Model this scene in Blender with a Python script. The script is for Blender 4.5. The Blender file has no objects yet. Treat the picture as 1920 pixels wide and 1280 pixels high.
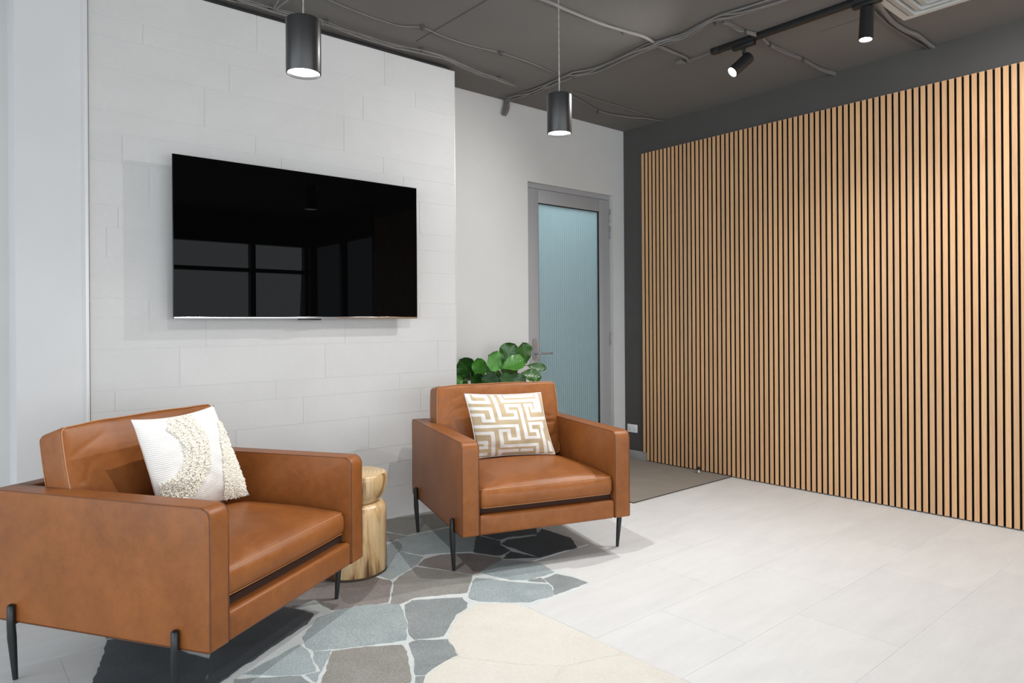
import bpy, bmesh, math, random
from mathutils import Vector, Matrix, noise
random.seed(7)
C = bpy.context.scene.collection
SC = bpy.context.scene

# ------------------------------------------------------------------ camera
cd = bpy.data.cameras.new('camera'); cam = bpy.data.objects.new('camera', cd); C.objects.link(cam)
yaw, roll = 0.70343, -0.0066
r = Vector((math.cos(yaw), -math.sin(yaw), 0)); fw = Vector((math.sin(yaw), math.cos(yaw), 0)); up = Vector((0, 0, 1))
r3 = r * math.cos(roll) + up * math.sin(roll); u3 = up * math.cos(roll) - r * math.sin(roll)
m = Matrix((r3, u3, -fw)).transposed().to_4x4(); m.translation = Vector((0, 0, 1.25))
cam.matrix_world = m
cd.sensor_width = 36; cd.lens = 1296.1 / 1920 * 36; cd.shift_y = -33.6 / 1920; cd.clip_start = 0.02
SC.camera = cam

# ------------------------------------------------------------------ world, daylight, exposure
SC.view_settings.view_transform = 'Standard'; SC.view_settings.look = 'None'
SC.view_settings.gamma = 1; SC.view_settings.use_curve_mapping = False
SC.view_settings.exposure = 0.0
W = bpy.data.worlds.new('world'); SC.world = W; W.use_nodes = True
bg = W.node_tree.nodes['Background']; bg.inputs[0].default_value = (0.80, 0.90, 1.0, 1); bg.inputs[1].default_value = 0.95

def area_light(name, loc, size, sizey, energy, color, direction):
    l = bpy.data.lights.new(name, 'AREA'); l.shape = 'RECTANGLE'; l.size = size; l.size_y = sizey; l.energy = energy; l.color = color
    o = bpy.data.objects.new(name, l); C.objects.link(o); o.location = loc
    o.rotation_euler = Vector(direction).to_track_quat('-Z', 'Y').to_euler(); return o
# daylight through the shopfront glazing behind and left of the camera
area_light('daylight_front', (.5, -3.8, 1.5), 8.8, 2.6, 290, (0.93, 0.97, 1.0), (0, 1, -0.12))
area_light('daylight_side', (-4.1, 0.6, 1.6), 7.0, 2.5, 230, (0.88, 0.95, 1.0), (1, 0.1, -0.1))

# ------------------------------------------------------------------ materials
def new_mat(name, col=(.8, .8, .8), rough=.5, metal=0., spec=.5):
    m = bpy.data.materials.new(name); m.use_nodes = True
    b = m.node_tree.nodes['Principled BSDF']
    b.inputs['Base Color'].default_value = (*col, 1); b.inputs['Roughness'].default_value = rough
    b.inputs['Metallic'].default_value = metal; b.inputs['Specular IOR Level'].default_value = spec
    return m
def N(m, t, **kw):
    n = m.node_tree.nodes.new(t)
    for k, v in kw.items():
        if k.startswith('i_'):
            key = k[2:].replace('_', ' '); n.inputs[key].default_value = v
        else: setattr(n, k, v)
    return n
def L(m, a, b): m.node_tree.links.new(a, b)
def bsdf(m): return m.node_tree.nodes['Principled BSDF']
def coords(m, scale=(1, 1, 1), kind='Object', rot=(0, 0, 0)):
    tc = N(m, 'ShaderNodeTexCoord'); mp = N(m, 'ShaderNodeMapping'); L(m, tc.outputs[kind], mp.inputs[0])
    mp.inputs['Scale'].default_value = scale; mp.inputs['Rotation'].default_value = rot
    return mp.outputs[0]
def ramp(m, fac, stops):
    n = N(m, 'ShaderNodeValToRGB'); L(m, fac, n.inputs[0]); cr = n.color_ramp
    while len(cr.elements) < len(stops): cr.elements.new(.5)
    for e, (p, c) in zip(cr.elements, stops): e.position = p; e.color = (*c, 1)
    return n.outputs[0]
def noise_tex(m, co, scale, detail=4, rough=.5, dist=0):
    n = N(m, 'ShaderNodeTexNoise'); L(m, co, n.inputs['Vector'])
    n.inputs['Scale'].default_value = scale; n.inputs['Detail'].default_value = detail
    n.inputs['Roughness'].default_value = rough; n.inputs['Distortion'].default_value = dist
    return n.outputs['Fac']
def mix(m, fac, a, b, blend='MIX'):
    n = N(m, 'ShaderNodeMix', data_type='RGBA', blend_type=blend)
    if isinstance(fac, (int, float)): n.inputs[0].default_value = fac
    else: L(m, fac, n.inputs[0])
    for i, v in ((6, a), (7, b)):
        if isinstance(v, tuple): n.inputs[i].default_value = (*v, 1)
        else: L(m, v, n.inputs[i])
    return n.outputs[2]
def bump(m, h, strength=.2, dist=.002):
    n = N(m, 'ShaderNodeBump'); n.inputs['Strength'].default_value = strength; n.inputs['Distance'].default_value = dist
    L(m, h, n.inputs['Height']); L(m, n.outputs[0], bsdf(m).inputs['Normal'])
def noisy(name, c1, c2, scale, rough=.6, bs=.2, bd=.001, spec=.4, sc=(1, 1, 1), detail=5, metal=0):
    m = new_mat(name, c1, rough, metal, spec); co = coords(m, sc); n = noise_tex(m, co, scale, detail, .6)
    L(m, ramp(m, n, [(.3, c1), (.7, c2)]), bsdf(m).inputs['Base Color'])
    if bs: bump(m, noise_tex(m, co, scale * 6, 4, .6), bs, bd)
    return m

M = {}
M['wall_paint'] = noisy('wall_paint', (.52, .52, .512), (.55, .55, .54), 2.0, .65, .05, .0005)
M['white_paint'] = noisy('pier_paint', (.52, .522, .525), (.55, .552, .555), 2.0, .6, .05, .0005)
M['dark_paint'] = noisy('dark_wall_paint', (.066, .062, .059), (.073, .069, .066), 3.0, .7, .1, .0005, .3)
M['ceiling_paint'] = noisy('ceiling_paint', (.130, .123, .116), (.150, .142, .134), 1.3, .75, .25, .002, .3)
M['cable_paint'] = noisy('painted_cable', (.15, .142, .134), (.175, .165, .155), 8, .6, 0, 0, .4)
M['groove'] = new_mat('groove', (.05, .047, .044), .8)
M['channel'] = new_mat('steel_channel', (.06, .062, .066), .4, .3)
M['black_metal'] = new_mat('black_powdercoat', (.012, .012, .013), .38, .0, .5)
M['pendant_black'] = new_mat('pendant_black', (.022, .021, .021), .33, .3, .6)
M['track_black'] = new_mat('track_black', (.008, .008, .008), .5)
M['alu'] = new_mat('anodised_aluminium', (.33, .335, .345), .42, .1, .5)
M['chrome'] = new_mat('chrome', (.75, .75, .77), .18, 1.)
M['steel_dark'] = new_mat('brushed_handle', (.36, .36, .38), .35, .6)
M['rubber'] = new_mat('black_rubber', (.012, .012, .012), .7)
M['edge_trim'] = new_mat('edge_trim', (.62, .61, .60), .4, .1)
M['white_plastic'] = new_mat('white_plastic', (.75, .75, .76), .35)
M['vent_white'] = new_mat('vent_grey', (.50, .50, .48), .5)
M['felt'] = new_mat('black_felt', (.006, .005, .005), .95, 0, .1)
M['skirting'] = new_mat('skirting_grey', (.30, .295, .29), .5)

# feature wall tiles
m = new_mat('concrete_look_tile', (.5, .5, .49), .55, 0, .35); M['feature_tile'] = m
co = coords(m, (1, 1, 1)); n1 = noise_tex(m, co, 2.2, 6, .6, .4); n2 = noise_tex(m, coords(m, (14, 14, 60)), 3, 4, .6)
geo = N(m, 'ShaderNodeNewGeometry')
isl = ramp(m, geo.outputs['Random Per Island'], [(0, (.975, .975, .975)), (1, (1, 1, 1))])
c1 = ramp(m, n1, [(.25, (.50, .497, .49)), (.75, (.555, .55, .543))]); c2 = ramp(m, n2, [(.3, (.95, .95, .95)), (.7, (1, 1, 1))])
L(m, mix(m, 1, mix(m, 1, c1, c2, 'MULTIPLY'), isl, 'MULTIPLY'), bsdf(m).inputs['Base Color']); bump(m, n2, .12, .0006)
M['tile_grout'] = new_mat('tile_grout', (.56, .555, .545), .8)

# floor tiles
m = new_mat('porcelain_floor', (.7, .7, .7), .42, 0, .4); M['floor_tile'] = m
n1 = noise_tex(m, coords(m, (1.2, 5, 1)), 2.0, 6, .65, .3); n2 = noise_tex(m, coords(m, (3, 30, 1)), 5, 4, .7)
geo = N(m, 'ShaderNodeNewGeometry'); isl = ramp(m, geo.outputs['Random Per Island'], [(0, (.955, .955, .96)), (1, (1, 1, 1))])
c1 = ramp(m, n1, [(.25, (.66, .66, .65)), (.75, (.745, .745, .735))]); c2 = ramp(m, n2, [(.3, (.96, .96, .96)), (.7, (1, 1, 1))])
L(m, mix(m, 1, mix(m, 1, c1, c2, 'MULTIPLY'), isl, 'MULTIPLY'), bsdf(m).inputs['Base Color']); bump(m, n2, .06, .0005)
M['floor_grout'] = new_mat('floor_grout', (.80, .80, .79), .8)
M['subfloor'] = new_mat('subfloor', (.5, .5, .5), .8)

def stone(name, a, b, rough=.6, sp=1.):
    m = new_mat(name, a, rough, 0, .35); co = coords(m)
    n1 = noise_tex(m, co, 5, 6, .65, .5); n2 = noise_tex(m, co, 230, 3, .7)
    c1 = ramp(m, n1, [(.25, a), (.75, b)]); c2 = ramp(m, n2, [(.3, (1 - .38 * sp,) * 3), (.5, (1, 1, 1)), (.72, (1 + .45 * sp,) * 3)])
    L(m, mix(m, 1, c1, c2, 'MULTIPLY'), bsdf(m).inputs['Base Color'])
    bump(m, noise_tex(m, co, 45, 6, .7), .5, .002); return m
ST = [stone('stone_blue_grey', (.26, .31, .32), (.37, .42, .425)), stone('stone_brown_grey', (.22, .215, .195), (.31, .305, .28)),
      stone('stone_slate_shaded', (.062, .070, .078), (.098, .108, .118)), stone('stone_cream', (.63, .60, .53), (.69, .66, .60), .7, .3),  # slate colour darkened to include the shade under the armchairs
      stone('stone_plum', (.20, .175, .17), (.30, .275, .26)), stone('stone_grey', (.20, .225, .23), (.29, .315, .315))]
M['cream_grout'] = stone('cream_grout', (.60, .575, .51), (.66, .635, .57), .8, .3)
m = stone('paving_grout', (.56, .60, .59), (.64, .67, .66), .8, .4); M['paving_grout'] = m

m = new_mat('carpet_loop', (.2, .18, .15), .95, 0, .1); M['carpet'] = m
co = coords(m); n1 = noise_tex(m, co, 420, 2, .6); n2 = noise_tex(m, co, 4, 4, .6)
c1 = ramp(m, n1, [(.3, (.20, .175, .15)), (.7, (.40, .355, .305))]); c2 = ramp(m, n2, [(.3, (.88, .88, .88)), (.7, (1, 1, 1))])
L(m, mix(m, 1, c1, c2, 'MULTIPLY'), bsdf(m).inputs['Base Color']); bump(m, n1, .6, .003)

# slats: oak veneer front
m = new_mat('oak_slat_veneer', (.5, .3, .15), .42, 0, .35); M['slat'] = m
geo = N(m, 'ShaderNodeNewGeometry'); isl = geo.outputs['Random Per Island']
tc = N(m, 'ShaderNodeTexCoord'); cb = N(m, 'ShaderNodeCombineXYZ'); mu = N(m, 'ShaderNodeMath', operation='MULTIPLY'); L(m, isl, mu.inputs[0]); mu.inputs[1].default_value = 37.
L(m, mu.outputs[0], cb.inputs[2]); va = N(m, 'ShaderNodeVectorMath', operation='ADD'); L(m, tc.outputs['Object'], va.inputs[0]); L(m, cb.outputs[0], va.inputs[1])
mp = N(m, 'ShaderNodeMapping'); L(m, va.outputs[0], mp.inputs[0]); mp.inputs['Scale'].default_value = (1, 260, 5)
n1 = noise_tex(m, mp.outputs[0], 1, 4, .6, .2)
mp2 = N(m, 'ShaderNodeMapping'); L(m, va.outputs[0], mp2.inputs[0]); mp2.inputs['Scale'].default_value = (1, 30, 1.2)
n2 = noise_tex(m, mp2.outputs[0], 1, 3, .6, .2)
c1 = ramp(m, n1, [(.25, (.52, .305, .158)), (.75, (.69, .435, .245))]); c2 = ramp(m, n2, [(.3, (.90, .88, .86)), (.7, (1.04, 1.03, 1.02))])
c3 = ramp(m, isl, [(0, (.90, .91, .92)), (.5, (1, .96, .93)), (1, (1.04, 1.04, .98))])
L(m, mix(m, 1, mix(m, 1, c1, c2, 'MULTIPLY'), c3, 'MULTIPLY'), bsdf(m).inputs['Base Color'])

# leather
def leather(name, a, b):
    m = new_mat(name, a, .38, 0, .27); co = coords(m)
    n1 = noise_tex(m, co, 3.2, 6, .6, .3); n2 = noise_tex(m, co, 24, 5, .7); n3 = noise_tex(m, co, 380, 2, .5)
    c1 = ramp(m, n1, [(.25, a), (.8, b)]); c2 = ramp(m, n2, [(.25, (.80, .78, .76)), (.6, (1, 1, 1))])
    L(m, mix(m, 1, c1, c2, 'MULTIPLY'), bsdf(m).inputs['Base Color'])
    rr = N(m, 'ShaderNodeMapRange'); L(m, n2, rr.inputs[0]); rr.inputs[3].default_value = .30; rr.inputs[4].default_value = .5; L(m, rr.outputs[0], bsdf(m).inputs['Roughness'])
    ad = N(m, 'ShaderNodeMath', operation='ADD'); L(m, n3, ad.inputs[0]); mm = N(m, 'ShaderNodeMath', operation='MULTIPLY'); L(m, n2, mm.inputs[0]); mm.inputs[1].default_value = 3.; L(m, mm.outputs[0], ad.inputs[1])
    bump(m, ad.outputs[0], .22, .0011); return m
M['leather'] = leather('tan_leather', (.192, .062, .015), (.315, .110, .029))
M['seam'] = new_mat('leather_seam', (.10, .034, .012), .6)
M['piping'] = new_mat('leather_piping', (.42, .185, .070), .45)
M['deck'] = new_mat('under_cushion_cloth', (.035, .012, .006), .9)
M['leg'] = new_mat('black_steel_leg', (.012, .013, .014), .42, .2, .5)

# fabrics
m = new_mat('woven_white_cotton', (.74, .72, .68), .9, 0, .15); M['cotton'] = m
uvc = coords(m, (1, 1, 1), 'UV'); wv = N(m, 'ShaderNodeTexWave', wave_type='BANDS', bands_direction='Y'); L(m, uvc, wv.inputs[0]); wv.inputs['Scale'].default_value = 17; wv.inputs['Distortion'].default_value = 3.4; wv.inputs['Detail'].default_value = 3
nn = noise_tex(m, coords(m, (160, 60, 1), 'UV'), 1, 3, .6)
ad = N(m, 'ShaderNodeMath', operation='ADD'); L(m, wv.outputs['Fac'], ad.inputs[0]); L(m, nn, ad.inputs[1])
L(m, ramp(m, wv.outputs['Fac'], [(0, (.70, .685, .65)), (.4, (.77, .76, .73))]), bsdf(m).inputs['Base Color']); bump(m, ad.outputs[0], .42, .002)
M['cotton_back'] = noisy('cotton_back', (.64, .58, .54), (.68, .62, .58), 20, .9, .3, .001, .1)
M['yarn'] = noisy('tufted_yarn', (.80, .75, .65), (.88, .84, .76), 90, .95, .4, .002, .1)
def weave(name, a, b):
    m = new_mat(name, a, .7, 0, .3); co = coords(m, (1, 1, 1), 'UV'); n = noise_tex(m, coords(m, (400, 90, 1), 'UV'), 1, 2, .5)
    L(m, ramp(m, n, [(.3, a), (.7, b)]), bsdf(m).inputs['Base Color']); bump(m, n, .4, .001); return m
M['cloth_white'] = weave('cushion_white', (.66, .66, .64), (.74, .74, .72))
m = weave('maze_cloth', (.80, .80, .80), (1, 1, 1)); M['maze_cloth'] = m      # woven white bands on gold, following the stored band distance
lk = bsdf(m).inputs['Base Color'].links[0]; wcol = lk.from_socket; at = N(m, 'ShaderNodeAttribute', attribute_name='band_distance')
mr = N(m, 'ShaderNodeMapRange'); L(m, at.outputs['Fac'], mr.inputs[0]); mr.inputs[1].default_value = 1.0225; mr.inputs[2].default_value = 1.0255
L(m, mix(m, 1, wcol, mix(m, mr.outputs[0], (.76, .76, .74), (.50, .395, .25)), 'MULTIPLY'), bsdf(m).inputs['Base Color'])

# log wood
def logwood(name, top):
    m = new_mat(name, (.6, .4, .2), .32, 0, .5)
    if top:
        co = coords(m, (1, 1, .2)); wv = N(m, 'ShaderNodeTexWave', wave_type='RINGS', rings_direction='Z', wave_profile='SAW'); L(m, co, wv.inputs[0])
        wv.inputs['Scale'].default_value = 15; wv.inputs['Distortion'].default_value = 5; wv.inputs['Detail'].default_value = 2; wv.inputs['Detail Scale'].default_value = .5
        c1 = ramp(m, wv.outputs['Fac'], [(0, (.58, .40, .20)), (.6, (.72, .54, .31)), (1, (.42, .26, .11))])
    else:
        co = coords(m, (5, 5, .9)); n1 = noise_tex(m, co, 1.6, 6, .6, 1.2)
        c1 = ramp(m, n1, [(.40, (.10, .05, .022)), (.465, (.36, .21, .09)), (.53, (.56, .38, .19)), (.68, (.68, .51, .31))])
    n2 = noise_tex(m, coords(m, (60, 60, 3)), 1, 4, .6); c2 = ramp(m, n2, [(.3, (.82, .80, .76)), (.65, (1, 1, 1))])
    L(m, mix(m, 1, c1, c2, 'MULTIPLY'), bsdf(m).inputs['Base Color']); bump(m, n2, .15, .001); return m
M['log_side'] = logwood('log_side', False); M['log_top'] = logwood('log_top', True)
M['bark'] = new_mat('dark_foot', (.05, .03, .015), .7)

# leaves
m = new_mat('fig_leaf', (.03, .12, .02), .32, 0, .5); M['leaf'] = m
at = N(m, 'ShaderNodeAttribute', attribute_name='leaf_tone'); base = ramp(m, at.outputs['Fac'], [(0, (.010, .050, .006)), (.25, (.020, .085, .006)), (.5, (.050, .175, .022)), (.75, (.085, .26, .065)), (1, (.016, .070, .026))])
uvn = N(m, 'ShaderNodeUVMap'); sp = N(m, 'ShaderNodeSeparateXYZ'); L(m, uvn.outputs[0], sp.inputs[0])
ab = N(m, 'ShaderNodeMath', operation='ABSOLUTE'); L(m, sp.outputs[0], ab.inputs[0])
mid = ramp(m, ab.outputs[0], [(0, (1, 1, 1)), (.05, (0, 0, 0))])
sub = N(m, 'ShaderNodeMath', operation='MULTIPLY_ADD'); L(m, ab.outputs[0], sub.inputs[0]); sub.inputs[1].default_value = -.35; L(m, sp.outputs[1], sub.inputs[2])
sn = N(m, 'ShaderNodeMath', operation='MULTIPLY'); L(m, sub.outputs[0], sn.inputs[0]); sn.inputs[1].default_value = 44
si = N(m, 'ShaderNodeMath', operation='SINE'); L(m, sn.outputs[0], si.inputs[0]); vein = ramp(m, si.outputs[0], [(.90, (0, 0, 0)), (1, (.5, .5, .5))])
vv = mix(m, 1, mid, vein, 'ADD'); L(m, mix(m, vv, base, mix(m, .16, base, (.25, .45, .12))), bsdf(m).inputs['Base Color'])
bsdf(m).inputs['Subsurface Weight'].default_value = 0; bump(m, si.outputs[0], .14, .002)
M['stem'] = new_mat('plant_stem', (.06, .07, .025), .6); M['pot'] = noisy('planter', (.5, .5, .48), (.56, .56, .54), 6, .6); M['soil'] = noisy('soil', (.02, .014, .01), (.05, .035, .025), 60, .95, .8, .01)

# door glass: reeded frosted
m = new_mat('reeded_frosted_glass', (.34, .45, .47), .28, 0, .5); M['door_glass'] = m
b = bsdf(m); wv = N(m, 'ShaderNodeTexWave', wave_type='BANDS', bands_direction='X'); L(m, coords(m), wv.inputs[0]); wv.inputs['Scale'].default_value = 12.5
tr = N(m, 'ShaderNodeBsdfTranslucent'); tr.inputs[0].default_value = (.55, .80, .84, 1); mx = N(m, 'ShaderNodeMixShader'); mx.inputs[0].default_value = .55
L(m, b.outputs[0], mx.inputs[1]); L(m, tr.outputs[0], mx.inputs[2]); L(m, mx.outputs[0], m.node_tree.nodes['Material Output'].inputs[0])
L(m, ramp(m, wv.outputs['Fac'], [(0, (.25, .315, .335)), (1, (.31, .375, .395))]), b.inputs['Base Color']); L(m, ramp(m, wv.outputs['Fac'], [(0, (.55, .67, .70)), (1, (.64, .75, .78))]), tr.inputs[0]); bump(m, wv.outputs['Fac'], .6, .004)

M['screen'] = new_mat('tv_screen', (.0012, .0012, .0012), .0, 0, .09); bsdf(M['screen']).inputs['IOR'].default_value = 1.4
M['bezel'] = new_mat('tv_bezel', (.02, .02, .02), .3, .6); M['tv_back'] = new_mat('tv_back', (.015, .015, .015), .6)
M['silver'] = new_mat('tv_silver_strip', (.5, .5, .5), .15, 1.)
def emis(name, col, s):
    m = bpy.data.materials.new(name); m.use_nodes = True; nt = m.node_tree; nt.nodes.remove(nt.nodes['Principled BSDF'])
    e = nt.nodes.new('ShaderNodeEmission'); e.inputs[0].default_value = (*col, 1); e.inputs[1].default_value = s; nt.links.new(e.outputs[0], nt.nodes['Material Output'].inputs[0]); return m
M['lamp'] = emis('lamp_diffuser', (1, 1, 1), 6.0); M['spot_lamp'] = emis('spot_lens', (1, 1, 1), 25.0)
M['cord'] = new_mat('clear_sheathed_cord', (.40, .39, .38), .35, .4)

# ------------------------------------------------------------------ mesh helpers
def link(name, me, mats, parent=None, smooth=None):
    o = bpy.data.objects.new(name, me); C.objects.link(o)
    for mm in (mats if isinstance(mats, (list, tuple)) else [mats]): me.materials.append(mm)
    if smooth is not None:
        for p in me.polygons: p.use_smooth = True
        me.set_sharp_from_angle(angle=math.radians(smooth))
    if parent: o.parent = parent
    return o
def obj(name, bm, mats, parent=None, smooth=None):
    me = bpy.data.meshes.new(name); bm.normal_update(); bm.to_mesh(me); bm.free(); return link(name, me, mats, parent, smooth)
def thing(name, label, cat, loc=(0, 0, 0), rot=(0, 0, 0), group=None):
    o = bpy.data.objects.new(name, None); C.objects.link(o); o.location = loc; o.rotation_euler = rot; o.empty_display_size = .1
    o['label'] = label; o['category'] = cat
    if group: o['group'] = group
    return o
def tag(o, label, cat, group=None):
    o['label'] = label; o['category'] = cat
    if group: o['group'] = group
    return o
def struct(o, label=None):
    o['kind'] = 'structure'
    if label: o['label'] = label
    return o
def box(bm, x0, x1, y0, y1, z0, z1, bev=0, seg=2, mat=0):
    t = bmesh.new(); bmesh.ops.create_cube(t, size=1)
    for v in t.verts: v.co = Vector(((x0 + x1) / 2 + v.co.x * (x1 - x0), (y0 + y1) / 2 + v.co.y * (y1 - y0), (z0 + z1) / 2 + v.co.z * (z1 - z0)))
    if bev: bmesh.ops.bevel(t, geom=t.edges[:], offset=bev, segments=seg, affect='EDGES', profile=.5)
    merge(bm, t, mat)
def merge(bm, t, mat=0):
    vm = {}
    for v in t.verts: vm[v] = bm.verts.new(v.co)
    for f in t.faces:
        try: nf = bm.faces.new([vm[v] for v in f.verts]); nf.material_index = mat; nf.smooth = f.smooth
        except ValueError: pass
    t.free()
def mkbox(name, b, mat, parent=None, bev=0, seg=2):
    bm = bmesh.new(); box(bm, *b, bev=bev, seg=seg); return obj(name, bm, mat, parent, 35 if bev else None)
def tube(bm, pts, rad, seg=8, closed=False, caps=True, mat=0):
    pts = [Vector(p) for p in pts]; n = len(pts); rings = []
    rads = rad if isinstance(rad, (list, tuple)) else [rad] * n
    ref = None
    for i, p in enumerate(pts):
        a = pts[(i - 1) % n] if (closed or i > 0) else p; b = pts[(i + 1) % n] if (closed or i < n - 1) else p
        t = (b - a).normalized()
        if ref is None: ref = Vector((0, 0, 1)) if abs(t.z) < .9 else Vector((1, 0, 0))
        s = t.cross(ref)
        if s.length < 1e-4: s = t.orthogonal()
        s.normalize(); w = s.cross(t).normalized(); ref = w
        rings.append([bm.verts.new(p + (s * math.cos(2 * math.pi * k / seg) + w * math.sin(2 * math.pi * k / seg)) * rads[i]) for k in range(seg)])
    for i in range(n if closed else n - 1):
        A, B = rings[i], rings[(i + 1) % n]
        for k in range(seg):
            f = bm.faces.new((A[k], A[(k + 1) % seg], B[(k + 1) % seg], B[k])); f.smooth = True; f.material_index = mat
    if caps and not closed:
        bm.faces.new(rings[0][::-1]).material_index = mat; bm.faces.new(rings[-1]).material_index = mat
def smooth_path(pts, n=6):
    P = [Vector(p) for p in pts]; out = []
    for i in range(len(P) - 1):
        p0, p1, p2, p3 = P[max(i - 1, 0)], P[i], P[i + 1], P[min(i + 2, len(P) - 1)]
        for k in range(n):
            t = k / n; out.append(.5 * ((2 * p1) + (p2 - p0) * t + (2 * p0 - 5 * p1 + 4 * p2 - p3) * t * t + (3 * p1 - p0 - 3 * p2 + p3) * t ** 3))
    out.append(P[-1]); return out
def lathe(bm, prof, seg=48, center=(0, 0), wob=None, mat=0, cap0=True, cap1=True):
    rings = []
    for (rr, z) in prof:
        ring = []
        for k in range(seg):
            a = 2 * math.pi * k / seg; q = rr * (1 + (wob(a, z) if wob else 0))
            ring.append(bm.verts.new((center[0] + q * math.cos(a), center[1] + q * math.sin(a), z)))
        rings.append(ring)
    for A, B in zip(rings, rings[1:]):
        for k in range(seg):
            f = bm.faces.new((A[k], A[(k + 1) % seg], B[(k + 1) % seg], B[k])); f.material_index = mat; f.smooth = True
    if cap0: bm.faces.new(rings[0][::-1]).material_index = mat
    if cap1: bm.faces.new(rings[-1]).material_index = mat
def cyl(bm, p0, p1, rad, seg=24, mat=0): tube(bm, [p0, p1], rad, seg, mat=mat)

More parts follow.
